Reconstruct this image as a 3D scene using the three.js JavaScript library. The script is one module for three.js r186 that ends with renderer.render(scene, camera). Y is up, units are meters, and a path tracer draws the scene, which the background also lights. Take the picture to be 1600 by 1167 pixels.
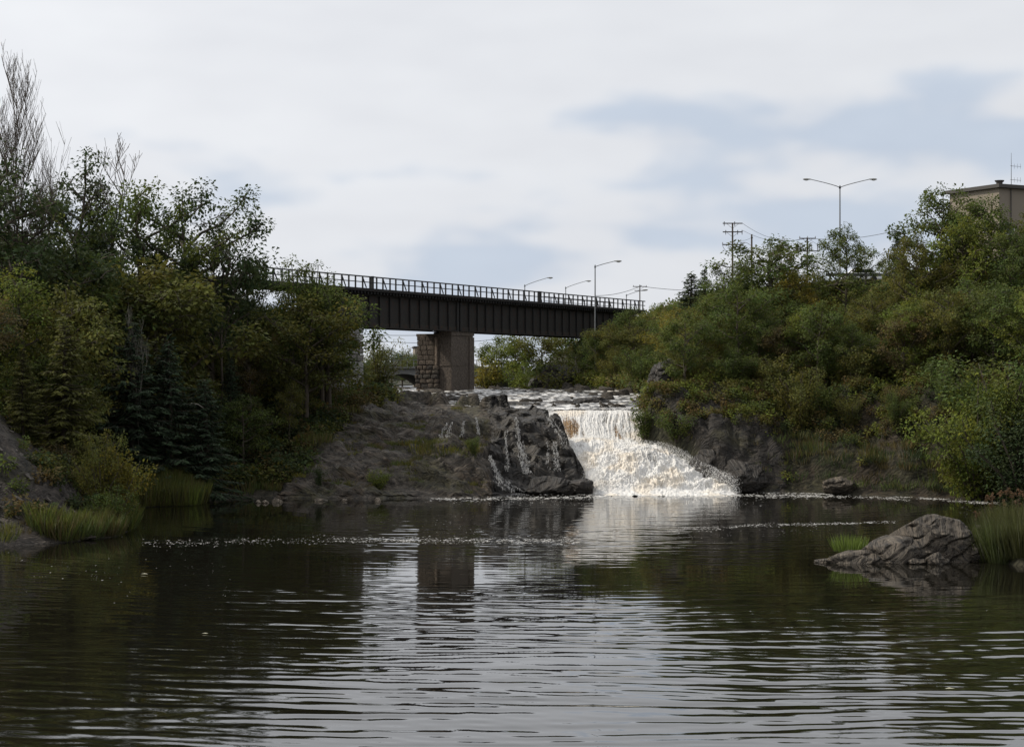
import * as THREE from 'three';
import { mergeGeometries } from 'three/addons/utils/BufferGeometryUtils.js';

// ---------------------------------------------------------------- camera, sky, sun, exposure
const FN = 2300, S = 2800 / 2300, H = 9.57, HOR = 598;   // depths "dn" are for a lens of 2300 px; real depth = dn * S
const scene = new THREE.Scene();
const camera = new THREE.PerspectiveCamera(2 * Math.atan(583.5 / (FN * S)) * 180 / Math.PI, 1600 / 1167, 0.5, 4000);
camera.position.set(0, H, 0);
camera.lookAt(0, H, -100);
camera.setViewOffset(1600, 1167, 0, -14.5, 1600, 1167);
camera.updateProjectionMatrix();
const renderer = new THREE.WebGLRenderer({ antialias: true });
renderer.toneMapping = THREE.LinearToneMapping;
renderer.toneMappingExposure = 1.0;
renderer.shadowMap.enabled = true;
renderer.shadowMap.type = THREE.PCFSoftShadowMap;

const SUN_AZ = -82 * Math.PI / 180, SUN_EL = 44 * Math.PI / 180;
const sunDir = new THREE.Vector3(Math.sin(SUN_AZ) * Math.cos(SUN_EL), Math.sin(SUN_EL), -Math.cos(SUN_AZ) * Math.cos(SUN_EL));
const sun = new THREE.DirectionalLight(new THREE.Color(1, 0.92, 0.79), 3.2);
sun.position.copy(sunDir).multiplyScalar(260).add(new THREE.Vector3(0, 8, -160));
sun.target.position.set(0, 8, -160);
sun.castShadow = true; sun.shadow.radius = 7;
Object.assign(sun.shadow.camera, { left: -160, right: 160, top: 160, bottom: -160, near: 10, far: 600 });
sun.shadow.mapSize.set(4096, 4096);
scene.add(sun, sun.target);

// ---------------------------------------------------------------- noise and helpers
function rng(seed) { let a = seed >>> 0; return () => { a = (a + 0x6D2B79F5) | 0; let t = Math.imul(a ^ (a >>> 15), 1 | a); t = (t + Math.imul(t ^ (t >>> 7), 61 | t)) ^ t; return ((t ^ (t >>> 14)) >>> 0) / 4294967296; }; }
const PERM = new Uint8Array(512); { const r = rng(77), p = [...Array(256).keys()]; for (let i = 255; i > 0; i--) { const j = Math.floor(r() * (i + 1)); [p[i], p[j]] = [p[j], p[i]]; } for (let i = 0; i < 512; i++) PERM[i] = p[i & 255]; }
const fade = t => t * t * t * (t * (t * 6 - 15) + 10), lerp = (a, b, t) => a + (b - a) * t;
function grad(h, x, y, z) { h &= 15; const u = h < 8 ? x : y, v = h < 4 ? y : (h === 12 || h === 14) ? x : z; return ((h & 1) ? -u : u) + ((h & 2) ? -v : v); }
function noise(x, y = 0, z = 0) {
  const fx = Math.floor(x), fy = Math.floor(y), fz = Math.floor(z), X = fx & 255, Y = fy & 255, Z = fz & 255; x -= fx; y -= fy; z -= fz;
  const u = fade(x), v = fade(y), w = fade(z), A = PERM[X] + Y, AA = PERM[A] + Z, AB = PERM[A + 1] + Z, B = PERM[X + 1] + Y, BA = PERM[B] + Z, BB = PERM[B + 1] + Z;
  return lerp(lerp(lerp(grad(PERM[AA], x, y, z), grad(PERM[BA], x - 1, y, z), u), lerp(grad(PERM[AB], x, y - 1, z), grad(PERM[BB], x - 1, y - 1, z), u), v),
    lerp(lerp(grad(PERM[AA + 1], x, y, z - 1), grad(PERM[BA + 1], x - 1, y, z - 1), u), lerp(grad(PERM[AB + 1], x, y - 1, z - 1), grad(PERM[BB + 1], x - 1, y - 1, z - 1), u), v), w);
}
function fbm(x, y, z, o = 4) { let s = 0, a = 0.5; for (let i = 0; i < o; i++) { s += a * noise(x, y, z); x = x * 2.03 + 13.1; y = y * 2.03 + 7.7; z = z * 2.03 + 3.3; a *= 0.5; } return s; }
function ridged(x, y, z, o = 4) { let s = 0, a = 0.5; for (let i = 0; i < o; i++) { s += a * (1 - 2 * Math.abs(noise(x, y, z))); x = x * 2.03 + 13.1; y = y * 2.03 + 7.7; z = z * 2.03 + 3.3; a *= 0.5; } return s; }
const clamp = (x, a = 0, b = 1) => Math.min(b, Math.max(a, x));
const sst = (a, b, x) => { const t = clamp((x - a) / (b - a)); return t * t * (3 - 2 * t); };
const smin = (a, b, k) => { const h = clamp(0.5 + 0.5 * (b - a) / k); return lerp(b, a, h) - k * h * (1 - h); };
function pw(pts, x) { if (x <= pts[0][0]) return pts[0][1]; for (let i = 1; i < pts.length; i++) if (x <= pts[i][0]) return lerp(pts[i - 1][1], pts[i][1], (x - pts[i - 1][0]) / (pts[i][0] - pts[i - 1][0])); return pts[pts.length - 1][1]; }
const PX = (px, dn) => (px - 800) * dn / FN, PY = (py, dn) => H + (HOR - py) * dn / FN;
const P3 = (px, py, dn) => new THREE.Vector3(PX(px, dn), PY(py, dn), -dn * S);
const toPx = (x, dn) => 800 + x * FN / dn, toPy = (y, dn) => HOR - (y - H) * FN / dn;

// ---------------------------------------------------------------- sky: hazy cloud sheet with thin blue gaps
{
  const W = 2048, Hh = 1024, data = new Float32Array(W * Hh * 4);
  for (let j = 0; j < Hh; j++) {
    const el = ((j + 0.5) / Hh - 0.5) * Math.PI, ye = Math.sin(el), ce = Math.cos(el);
    for (let i = 0; i < W; i++) {
      const a = ((i + 0.5) / W - 0.5) * 2 * Math.PI, x = ce * Math.cos(a), z = ce * Math.sin(a);
      const dot = x * sunDir.x + ye * sunDir.y + z * sunDir.z, ang = Math.acos(clamp(dot, -1, 1));
      const glow = 0.5 * Math.exp(-ang * ang / 0.7) + 0.30 * Math.exp(-ang * ang / 2.4);
      let r = 0.612 + glow, g = 0.634 + glow * 0.99, b = 0.678 + glow * 0.965;
      // cloud structure: stretched along the horizon
      const e2 = Math.max(el, 0);
      const n1 = fbm(x * 6.5 + 2.2, e2 * 22 + 0.6, z * 6.5 + 2, 5), n2 = fbm(x * 2.2 + 9, e2 * 7, z * 2.2 + 5, 4), n3 = fbm(x * 14 + 1, e2 * 50, z * 14, 4);
      const gap = sst(0.04, 0.36, n1 * 0.9 + n2 * 0.6 + n3 * 0.45 + 0.05 - 0.5 * sst(0.13, 0.22, e2) + 0.17 * (1 - sst(0.0, 0.16, e2)) - 0.5 * Math.exp(-ang * ang / 0.9)) * 0.5;
      r = lerp(r, 0.33, gap); g = lerp(g, 0.455, gap); b = lerp(b, 0.635, gap);
      const lift = 0.07 * n2 + 0.07 * n3; r += lift; g += lift; b += lift * 0.9;
      const hz = Math.exp(-e2 / 0.035) * 0.42; r = lerp(r, 0.76, hz); g = lerp(g, 0.778, hz); b = lerp(b, 0.80, hz);
      if (el < 0) { const t = sst(0, -0.12, el); r = lerp(r, 0.12, t); g = lerp(g, 0.12, t); b = lerp(b, 0.11, t); }
      const o = (j * W + i) * 4; data[o] = r; data[o + 1] = g; data[o + 2] = b; data[o + 3] = 1;
    }
  }
  const sky = new THREE.DataTexture(data, W, Hh, THREE.RGBAFormat, THREE.FloatType);
  sky.mapping = THREE.EquirectangularReflectionMapping; sky.magFilter = THREE.LinearFilter; sky.minFilter = THREE.LinearFilter; sky.needsUpdate = true;
  scene.background = sky; scene.environment = sky;
}

// ---------------------------------------------------------------- textures and materials
function noiseTex(size, fn, srgb) {
  const d = new Uint8Array(size * size * 4);
  for (let j = 0; j < size; j++) for (let i = 0; i < size; i++) { const c = fn(i / size, j / size), o = (j * size + i) * 4; d[o] = clamp(c[0]) * 255; d[o + 1] = clamp(c[1]) * 255; d[o + 2] = clamp(c[2]) * 255; d[o + 3] = 255; }
  const t = new THREE.DataTexture(d, size, size); t.wrapS = t.wrapT = THREE.RepeatWrapping; t.magFilter = THREE.LinearFilter; t.minFilter = THREE.LinearMipmapLinearFilter; t.generateMipmaps = true;
  if (srgb) t.colorSpace = THREE.SRGBColorSpace; t.needsUpdate = true; return t;
}
// periodic noise on a torus
const tor = (u, v, f, o, k = 0) => { const a = u * 2 * Math.PI, b = v * 2 * Math.PI, q = f / 6.2832; return fbm(Math.cos(a) * q + 11 + k, Math.sin(a) * q + Math.cos(b) * q + 5, Math.sin(b) * q + 3 + k, o); };
const torR = (u, v, f, o, k = 0) => { const a = u * 2 * Math.PI, b = v * 2 * Math.PI, q = f / 6.2832; return ridged(Math.cos(a) * q + 11 + k, Math.sin(a) * q + Math.cos(b) * q + 5, Math.sin(b) * q + 3 + k, o); };
const grey = v => [v, v, v];
const rockMap = noiseTex(1024, (u, v) => { const n = tor(u, v, 14, 6), c = torR(u, v, 9, 4, 7), m = tor(u, v, 60, 3, 3); const k = 0.72 + n * 0.55 + m * 0.35 - (c > 0.62 ? (c - 0.62) * 1.2 : 0); return [k * 1.0, k * 0.97, k * 0.93]; }, true);
const rockBump = noiseTex(1024, (u, v) => { const n = tor(u, v, 16, 6), c = torR(u, v, 12, 4, 7); return grey(0.55 + n * 0.5 - (c > 0.5 ? (c - 0.5) * 1.1 : 0)); });
const softMap = noiseTex(512, (u, v) => { const k = 0.78 + tor(u, v, 20, 5) * 0.6 + tor(u, v, 90, 2, 5) * 0.3; return [k, k, k * 0.97]; }, true);
const softBump = noiseTex(512, (u, v) => grey(0.5 + tor(u, v, 26, 5, 2) * 0.8));
const concreteMap = noiseTex(512, (u, v) => { const s = tor(u, v * 0.999, 24, 4), k = 0.78 + s * 0.6 + tor(u, v, 90, 2, 9) * 0.22; const st = tor(u * 3 % 1, v, 8, 3, 4); return [k - st * 0.12, k - st * 0.15, k - st * 0.19]; }, true);
const rustMap = noiseTex(512, (u, v) => { const k = 0.75 + tor(u, v, 18, 5) * 0.5, r = sst(0.05, 0.3, tor(u, v, 7, 5, 8)); return [k * lerp(0.8, 1.0, r), k * lerp(0.8, 0.72, r), k * lerp(0.8, 0.55, r)]; }, true);
const C = (r, g, b) => new THREE.Color().setRGB(r, g, b);
const M = {
  rock: new THREE.MeshStandardMaterial({ color: 0xffffff, map: rockMap, bumpMap: rockBump, bumpScale: 0.22, roughness: 0.82, vertexColors: true }),
  wetRock: new THREE.MeshStandardMaterial({ color: 0xffffff, map: rockMap, bumpMap: rockBump, bumpScale: 0.22, roughness: 0.62, vertexColors: true }),
  soil: new THREE.MeshStandardMaterial({ color: 0xffffff, map: softMap, bumpMap: softBump, bumpScale: 0.15, roughness: 1, vertexColors: true }),
  leaf: new THREE.MeshPhysicalMaterial({ color: 0xffffff, vertexColors: true, roughness: 0.95, transmission: 0.45, thickness: 0, side: THREE.DoubleSide, specularIntensity: 0.18 }),
  grass: new THREE.MeshPhysicalMaterial({ color: 0xffffff, vertexColors: true, roughness: 0.95, transmission: 0.35, thickness: 0, side: THREE.DoubleSide, specularIntensity: 0.4 }),
  bark: new THREE.MeshStandardMaterial({ color: C(0.075, 0.06, 0.045), roughness: 0.95 }),
  paleBark: new THREE.MeshStandardMaterial({ color: C(0.22, 0.2, 0.17), roughness: 0.9 }),
  steel: new THREE.MeshStandardMaterial({ color: C(0.036, 0.030, 0.024), map: rustMap, roughness: 0.8 }),
  flange: new THREE.MeshStandardMaterial({ color: C(0.058, 0.047, 0.036), map: rustMap, roughness: 0.85 }),
  steelDark: new THREE.MeshStandardMaterial({ color: C(0.028, 0.027, 0.026), map: rustMap, roughness: 0.8 }),
  rail: new THREE.MeshStandardMaterial({ color: C(0.02, 0.02, 0.021), roughness: 0.9 }),
  deck: new THREE.MeshStandardMaterial({ color: C(0.03, 0.028, 0.027), map: rustMap, roughness: 0.9 }),
  concrete: new THREE.MeshStandardMaterial({ color: C(0.135, 0.108, 0.086), map: concreteMap, bumpMap: softBump, bumpScale: 0.02, roughness: 0.92 }),
  greyConcrete: new THREE.MeshStandardMaterial({ color: C(0.26, 0.26, 0.25), map: concreteMap, roughness: 0.9 }),
  galv: new THREE.MeshStandardMaterial({ color: C(0.16, 0.165, 0.17), roughness: 0.5, metalness: 0.3 }),
  lampHead: new THREE.MeshStandardMaterial({ color: C(0.2, 0.2, 0.19), roughness: 0.5 }),
  lens: new THREE.MeshPhysicalMaterial({ color: C(0.7, 0.7, 0.66), roughness: 0.25, transmission: 0.4, thickness: 0 }),
  wood: new THREE.MeshStandardMaterial({ color: C(0.11, 0.09, 0.075), map: softMap, roughness: 0.95 }),
  wire: new THREE.MeshStandardMaterial({ color: C(0.03, 0.03, 0.035), roughness: 0.7 }),
  ceramic: new THREE.MeshStandardMaterial({ color: C(0.2, 0.2, 0.22), roughness: 0.4 }),
  wall: new THREE.MeshStandardMaterial({ color: C(0.22, 0.188, 0.148), roughness: 0.9 }),
  roof: new THREE.MeshStandardMaterial({ color: C(0.06, 0.055, 0.05), roughness: 0.8 }),
  glass: new THREE.MeshStandardMaterial({ color: C(0.03, 0.035, 0.04), roughness: 0.08 }),
  frame: new THREE.MeshStandardMaterial({ color: C(0.6, 0.6, 0.58), roughness: 0.6 }),
  white: new THREE.MeshPhysicalMaterial({ color: C(0.75, 0.75, 0.74), roughness: 0.35, clearcoat: 0.6 }),
  redCar: new THREE.MeshPhysicalMaterial({ color: C(0.3, 0.05, 0.04), roughness: 0.35, clearcoat: 0.6 }),
  tyre: new THREE.MeshStandardMaterial({ color: C(0.02, 0.02, 0.02), roughness: 0.9 }),
  asphalt: new THREE.MeshStandardMaterial({ color: C(0.055, 0.055, 0.057), map: softMap, roughness: 0.9 }),
  water: new THREE.MeshPhysicalMaterial({ color: C(0.0075, 0.0068, 0.0048), roughness: 0.03, ior: 1.6 }),
  rapid: new THREE.MeshPhysicalMaterial({ color: 0xffffff, vertexColors: true, roughness: 0.22, ior: 1.36 }),
  foam: new THREE.MeshPhysicalMaterial({ color: 0xffffff, vertexColors: true, roughness: 0.95, specularIntensity: 0.4, bumpMap: softBump, bumpScale: 0.10 }),
  film: new THREE.MeshStandardMaterial({ color: C(0.55, 0.54, 0.52), roughness: 0.4 }),
  flake: new THREE.MeshStandardMaterial({ color: C(0.6, 0.59, 0.57), roughness: 0.7 }),
  spray: new THREE.MeshStandardMaterial({ color: C(0.86, 0.85, 0.83), roughness: 0.7 }),
};

// ---------------------------------------------------------------- scene helpers
const used = new Map();
function numbered(n) { const k = used.get(n) || 0; used.set(n, k + 1); return k ? n + '_' + String(k).padStart(3, '0') : n; }
function tag(o, label, category, group) { o.userData.label = label; o.userData.category = category; if (group) o.userData.group = group; return o; }
function shade(o) { o.traverse(c => { if (c.isMesh) { c.castShadow = true; c.receiveShadow = true; } }); return o; }
function top(o) { o.name = numbered(o.name); scene.add(o); shade(o); return o; }
function mesh(name, geo, mat, parent) { const m = new THREE.Mesh(geo, mat); m.name = name; if (parent) parent.add(m); return m; }
function group(name, x = 0, y = 0, z = 0) { const g = new THREE.Group(); g.name = name; g.position.set(x, y, z); return g; }
function geoFrom(pos, idx, opt = {}) {
  const g = new THREE.BufferGeometry(); g.setAttribute('position', new THREE.BufferAttribute(pos instanceof Float32Array ? pos : new Float32Array(pos), 3));
  if (opt.uv) g.setAttribute('uv', new THREE.BufferAttribute(new Float32Array(opt.uv), 2));
  if (opt.color) g.setAttribute('color', new THREE.BufferAttribute(new Float32Array(opt.color), 3));
  if (idx) g.setIndex(idx);
  if (opt.normal) g.setAttribute('normal', new THREE.BufferAttribute(new Float32Array(opt.normal), 3)); else g.computeVertexNormals();
  return g;
}
function box(w, h, d, x = 0, y = 0, z = 0) { const g = new THREE.BoxGeometry(w, h, d); const p = g.attributes.position, n = g.attributes.normal, uv = g.attributes.uv;
  for (let i = 0; i < p.count; i++) { const ax = Math.abs(n.getX(i)), ay = Math.abs(n.getY(i)); uv.setXY(i, (ax > 0.5 ? p.getZ(i) + z : p.getX(i) + x) / 3, (ay > 0.5 ? p.getZ(i) + z : p.getY(i) + y) / 3); }
  g.translate(x, y, z); return g; }
// box with slightly irregular, bevel-like corners (a hewn stone)
function stoneGeo(w, h, d, r, bulge = 0.06) {
  const g = new THREE.BoxGeometry(w, h, d, 3, 2, 2), p = g.attributes.position, uv = g.attributes.uv, sx = r() * 50;
  for (let i = 0; i < p.count; i++) {
    const x = p.getX(i) / w * 2, y = p.getY(i) / h * 2, z = p.getZ(i) / d * 2;
    const e = (Math.abs(x) > 0.9) + (Math.abs(y) > 0.9) + (Math.abs(z) > 0.9);
    const k = e >= 2 ? 0.93 : 1.0, n = noise(x * 1.3 + sx, y * 1.3, z * 1.3) * bulge;
    p.setXYZ(i, p.getX(i) * k + n, p.getY(i) * (e >= 2 ? 0.94 : 1) + n * 0.6, p.getZ(i) * k + (Math.abs(z) > 0.9 ? bulge * 0.9 * (1 - Math.max(x * x, y * y)) * Math.sign(z) : 0) + n);
    uv.setXY(i, (x + sx) * 0.2, (y + z) * 0.2);
  }
  g.computeVertexNormals(); return g;
}
function tube(pts, r0, r1, sides = 6, closed = true) {   // tapered tube through points
  const pos = [], idx = [], n = pts.length, T = new THREE.Vector3(), A = new THREE.Vector3(), B = new THREE.Vector3(), up = new THREE.Vector3();
  for (let i = 0; i < n; i++) {
    T.subVectors(pts[Math.min(n - 1, i + 1)], pts[Math.max(0, i - 1)]).normalize();
    up.set(Math.abs(T.y) > 0.9 ? 1 : 0, Math.abs(T.y) > 0.9 ? 0 : 1, 0); A.crossVectors(T, up).normalize(); B.crossVectors(T, A);
    const rr = lerp(r0, r1, i / (n - 1));
    for (let k = 0; k < sides; k++) { const a = k / sides * 2 * Math.PI, c = Math.cos(a) * rr, s = Math.sin(a) * rr; pos.push(pts[i].x + A.x * c + B.x * s, pts[i].y + A.y * c + B.y * s, pts[i].z + A.z * c + B.z * s); }
    if (i) for (let k = 0; k < sides; k++) { const a = (i - 1) * sides + k, b = (i - 1) * sides + (k + 1) % sides, c = a + sides, d = b + sides; idx.push(a, b, c, b, d, c); }
  }
  if (closed) { const a = pos.length / 3; pos.push(pts[n - 1].x, pts[n - 1].y, pts[n - 1].z); for (let k = 0; k < sides; k++) idx.push((n - 1) * sides + k, (n - 1) * sides + (k + 1) % sides, a); }
  const g = geoFrom(pos, idx); g.setAttribute('uv', new THREE.BufferAttribute(new Float32Array(pos.length / 3 * 2), 2)); return g;
}
const V = (x, y, z) => new THREE.Vector3(x, y, z);

// ---------------------------------------------------------------- terrain height
const poolPts = [[-38, 16], [-36, 60], [-33, 78], [-29.8, 85.6], [-26.8, 88], [-24.5, 91.7], [-24.8, 97], [-28.4, 107], [-29.6, 112.5], [-24.9, 114.6], [-24.4, 117], [-26, 121], [-21.2, 122.3], [-11.6, 121.6], [-4, 122.4], [-0.6, 123.8], [0.6, 127.4], [6.6, 127.6], [19.4, 128.4], [25, 128], [30.8, 124.3], [36, 121.6], [41.4, 119], [47, 108], [42, 96], [34, 87], [27.6, 83], [25.6, 80], [26.4, 77], [31, 73], [38, 64], [44, 40], [40, 16]].map(([x, d]) => [x, d * S]);
const rivPts = [[2.6, 139.6], [-3, 142], [-9, 148], [-17.5, 155], [-20, 165], [-21, 180], [-22, 200], [-24, 240], [-26, 420], [-10, 420], [-7, 240], [-4.5, 200], [-2.5, 184], [6, 177], [10, 169], [13.4, 160], [14, 150], [12.6, 139.6]].map(([x, d]) => [x, d * S]);
function sdPoly(pts, x, z) {
  let d = 1e9, inside = false;
  for (let i = 0, j = pts.length - 1; i < pts.length; j = i++) {
    const [xi, zi] = pts[i], [xj, zj] = pts[j], ex = xj - xi, ez = zj - zi, wx = x - xi, wz = z - zi, t = clamp((wx * ex + wz * ez) / (ex * ex + ez * ez)), bx = wx - ex * t, bz = wz - ez * t;
    d = Math.min(d, bx * bx + bz * bz);
    if ((zi > z) !== (zj > z) && x < (xj - xi) * (z - zi) / (zj - zi) + xi) inside = !inside;
  }
  return inside ? -Math.sqrt(d) : Math.sqrt(d);
}
const riverLevel = dn => pw([[123.8, -0.12], [125.6, 0.02], [127.2, 0.14], [128.6, 0.6], [130, 0.95], [131.4, 1.6], [132.6, 2.7], [133.6, 3.55], [135, 3.95], [136.2, 4.35], [137.2, 5.5], [138.2, 6.5], [139, 6.88], [140, 7.05], [146, 7.3], [150, 7.5], [158, 8.2], [166, 8.55], [180, 8.75], [300, 8.9]], dn);
const fallL = dn => pw([[127, 7.1], [130, 6.6], [132, 5.8], [133.5, 5.2], [135, 4.6], [137.5, 3.8], [140, 3.1], [150, 2]], dn);
const fallR = dn => pw([[127, 19.2], [128.5, 18.2], [130, 17], [132, 15.6], [133.5, 13.8], [135, 12.2], [140, 12.2], [150, 13]], dn);
const wLedge = (x, dn) => sst(-25, -19, x) * (1 - sst(7, 8.6, x)) * sst(116, 120, dn);
function terrainBase(x, dn) {
  const z = dn * S, sp = sdPoly(poolPts, x, z), su = sdPoly(rivPts, x, z);
  if (sp < 0) return { h: Math.max(-2.2, sp * 0.55 - 0.12), sp, su };
  // how the ground rises from the pool, in each place
  const nearLeft = sp < 3.2 ? sp * 0.42 : 1.35 + (sp - 3.2) * 0.98 - Math.max(0, sp - 12) * 0.62;
  const left = sp < 5 ? sp * 0.36 : 1.8 + (sp - 5) * 0.6 - Math.max(0, sp - 28) * 0.4;
  const ledgeFlat = 7.7 * (1 - Math.pow(1 - clamp(sp / 31), 1.7)) + Math.max(0, sp - 31) * 0.02;
  const ledgeStep = 4.1 * sst(0, 5.5, sp) + 2.1 * sst(8.4, 10.4, sp) + 0.7 * sst(10.6, 24, sp);
  const cliff = 0.5 * sst(0.1, 1.5, sp) + 2.3 * sst(1.6, 3.4, sp) + 0.6 * sst(3.4, 5.2, sp) + 2.3 * sst(5.4, 7.4, sp) + 0.7 * sst(8, 16, sp);
  const rightCliff = 1.6 * sst(0, 1.2, sp) + 4.6 * sst(0.8, 4.2, sp) + 2.2 * sst(3.6, 7.5, sp) + Math.max(0, sp - 7) * 0.20 + Math.max(0, sp - 22) * 0.40;
  const rightSlope = 3.0 * sst(0, 2.6, sp) + 4.4 * sst(2, 9, sp) + Math.max(0, sp - 6) * 0.20 + Math.max(0, sp - 26) * 0.56;
  const rightLow = 0.35 + sp * 0.08 + 0.5 * sst(0, 3, sp);
  let h;
  if (x < 8.6) {
    h = lerp(nearLeft, left, sst(101, 113, dn));
    const a = sst(-25, -19, x) * sst(113, 118, dn); h = lerp(h, ledgeFlat, a);
    const b = sst(-9, -6, x) * sst(117, 120, dn); h = lerp(h, ledgeStep, b);
    const c = sst(-2.4, 0.2, x) * sst(117, 120, dn); h = lerp(h, cliff, c);
  } else {
    h = lerp(rightCliff, rightSlope, sst(21, 27, x));
    h = lerp(rightLow + Math.max(0, sp - 12) * 0.3, h, sst(96, 106, dn));
  }
  if (dn < 40) h = Math.min(h, 0) + sp * 0.45;
  const plate = x < 0 ? 18.6 : 20.6;
  const rr = su < 0 ? 0 : (x < -4 ? (su < 4 ? su * 0.12 : 0.5 + (su - 4) * 0.55) : (su < 3 ? su * 0.2 : 0.6 + (su - 3) * 0.42));
  const lev = riverLevel(Math.max(dn, 141));
  if (su < 0 && dn > 139) h = lev - 0.55 - Math.min(1, -su * 0.05);
  else if (dn > 136) h = smin(h, lev + 0.1 + rr + (x < 3 ? 0.4 * sst(160, 140, dn) : 0), 1.2);
  h = smin(h, plate + (x > 0 ? 0 : 0.4), 3);
  if (dn > 230) h = lerp(h, Math.min(h, 15), sst(230, 280, dn));
  return { h, sp, su };
}
const hash2 = (i, j) => { const s = Math.sin(i * 127.1 + j * 311.7) * 43758.5453; return s - Math.floor(s); };
function blocks(x, z, a, b) { const u = (x * 0.92 + z * 0.38 + fbm(x * 0.3, z * 0.3, 1, 2) * 1.6) / a, v = (z * 0.92 - x * 0.38 + fbm(x * 0.3, z * 0.3, 6, 2) * 1.6) / b, i = Math.floor(u), j = Math.floor(v), f = u - i, g = v - j, e = Math.min(f, 1 - f, (g < 0.5 ? g : 1 - g)); return (hash2(i, j) - 0.5) + (f - 0.5) * (hash2(i + 9, j) - 0.5) * 1.2 - 0.5 * (1 - sst(0, 0.07, e)); }
function terrainH(x, dn) {
  const { h: h0, sp, su } = terrainBase(x, dn); let h = h0; const z = dn * S;
  const land = sst(0, 2.5, sp) * (su < 0 ? 0.6 : 1);
  h += land * (fbm(x * 0.16, z * 0.16, 3, 4) * 1.5 + fbm(x * 0.6, z * 0.6, 9, 3) * 0.5);
  const lw = wLedge(x, dn) * sst(0, 1.5, sp);
  if (lw > 0.01 && su > -2) {   // dipping strata and knobs on the bare rock
    const q = (h * 1.0 + x * 0.20 + fbm(x * 0.12, z * 0.12, 5, 3) * 2.2) / 0.95, f = q - Math.floor(q);
    h += lw * ((sst(0.0, 0.28, f) - f) * (x > -3 ? 0.9 : 0.55) + ridged(x * 0.22, z * 0.3, 4, 4) * 0.45 + blocks(x, z, 2.6, 3.4) * 0.45 + blocks(x + 40, z, 1.1, 1.5) * 0.2 - 0.2);
  }
  if (x > 10 && dn > 118) { const rw = sst(0.2, 2, sp) * (1 - sst(10, 16, sp)); h += rw * (ridged(x * 0.30, z * 0.16, 8, 4) * 0.8 + blocks(x, z, 2.2, 3) * 0.7 + blocks(x + 20, z, 1.0, 1.3) * 0.3 - 0.15); }
  // gullies and ribs on the right slope
  if (x > 26 && dn > 112) { const k = sst(26, 30, x) * sst(0, 3, sp) * (1 - sst(18, 26, sp)); h += k * 0.9 * Math.sin(x * 1.15 + sp * 0.32 + noise(x * 0.3, sp * 0.2, 1) * 2); }
  if (x < -22 && dn < 116 && sp > 0) { const k = sst(1.5, 4, sp), q = (h + (x + 30) * -0.55 + z * 0.1 + fbm(x * 0.3, z * 0.3, 2, 3)) / 0.7, f = q - Math.floor(q); h += k * ((sst(0, 0.35, f) - f) * 0.7 + ridged(x * 0.5, z * 0.35, 3, 4) * 0.4); }
  // the bed of the fall
  if (dn > 127 && dn < 150) {
    const l = fallL(dn), r = fallR(dn), k = Math.min(sst(l - 0.9, l + 0.5, x), 1 - sst(r - 0.5, r + 1.0, x));
    if (k > 0) h = lerp(h, Math.min(h, riverLevel(dn) - 0.5), k);
  }
  if (x < 3.4 && dn > 132 && dn < 175 && su > -1.2 && su < 9 && sp > 0) h = Math.max(h, riverLevel(Math.max(dn + 1, 140.5)) + 0.02 + 0.25 * noise(x * 0.5, z * 0.5, 3) - Math.max(0, su - 0.6) * 0.62);
  // rounded boulders and slabs in the rapids
  if (su < 0.5 && dn > 139 && dn < 182) { const b = noise(x * 0.35 + 20, dn * 0.5, 6) + 0.5 * noise(x * 0.9, dn * 1.2, 2); h += sst(0.18, 0.5, b) * 1.15; }
  return h;
}

// ---------------------------------------------------------------- terrain mesh, cut into the pieces one can name
function lines(segs) { const a = []; for (const [from, to, step] of segs) { const n = Math.max(1, Math.round((to - from) / step)); for (let i = 0; i < n; i++) a.push(from + (to - from) * i / n); } a.push(segs[segs.length - 1][1]); return a; }
const gx = lines([[-700, -200, 100], [-200, -80, 15], [-80, -48, 2], [-48, -30, 0.6], [-30, 32, 0.22], [32, 50, 0.6], [50, 90, 2.5], [90, 200, 15], [200, 700, 100]]);
const gd = lines([[-120, 0, 15], [0, 70, 3.5], [70, 84, 0.8], [84, 118, 0.34], [118, 142, 0.12], [142, 170, 0.3], [170, 215, 0.9], [215, 320, 3.5], [320, 800, 60]]);
const ZONE = ['riverbank', 'rock_ledge', 'rock_cliff', 'rock_cliff', 'hillside', 'hillside'];
function zoneOf(x, dn, sp, su) {   // 0 bed and plain, 1 pale ledge, 2 dark cliff beside the fall, 3 cliff right of the fall, 4 left bank, 5 right bank
  if (dn > 126 && dn < 150 && x > fallL(dn) - 0.3 && x < fallR(dn) + 0.3) return 0;
  const wob = noise(x * 0.35, dn * 0.35, 4) * 1.6;
  if (dn > 118 && dn < 160 && sp > -1 && su > -3) {
    if (x > -19.5 + wob + (dn - 122) * 0.28 && x < -1.6 + wob * 0.3 - (dn - 122) * 0.04 && dn < 157) return 1;
    if (x >= -1.6 + wob * 0.3 - (dn - 122) * 0.04 && x < fallL(dn) + 0.6 && dn < 144) return 2;
    if (x > fallR(dn) - 0.6 && x < 23.5 + wob && sp < 9.5 && dn > 126) return 3;
  }
  if (sp < -1 || su < 0 || dn < 30 || dn > 215) return 0;
  return x < 3 ? 4 : 5;
}
const rockDepth = new Float32Array(120000).fill(1e9);   // nearest rock along each line of sight, so that trickles lie on it
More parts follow.
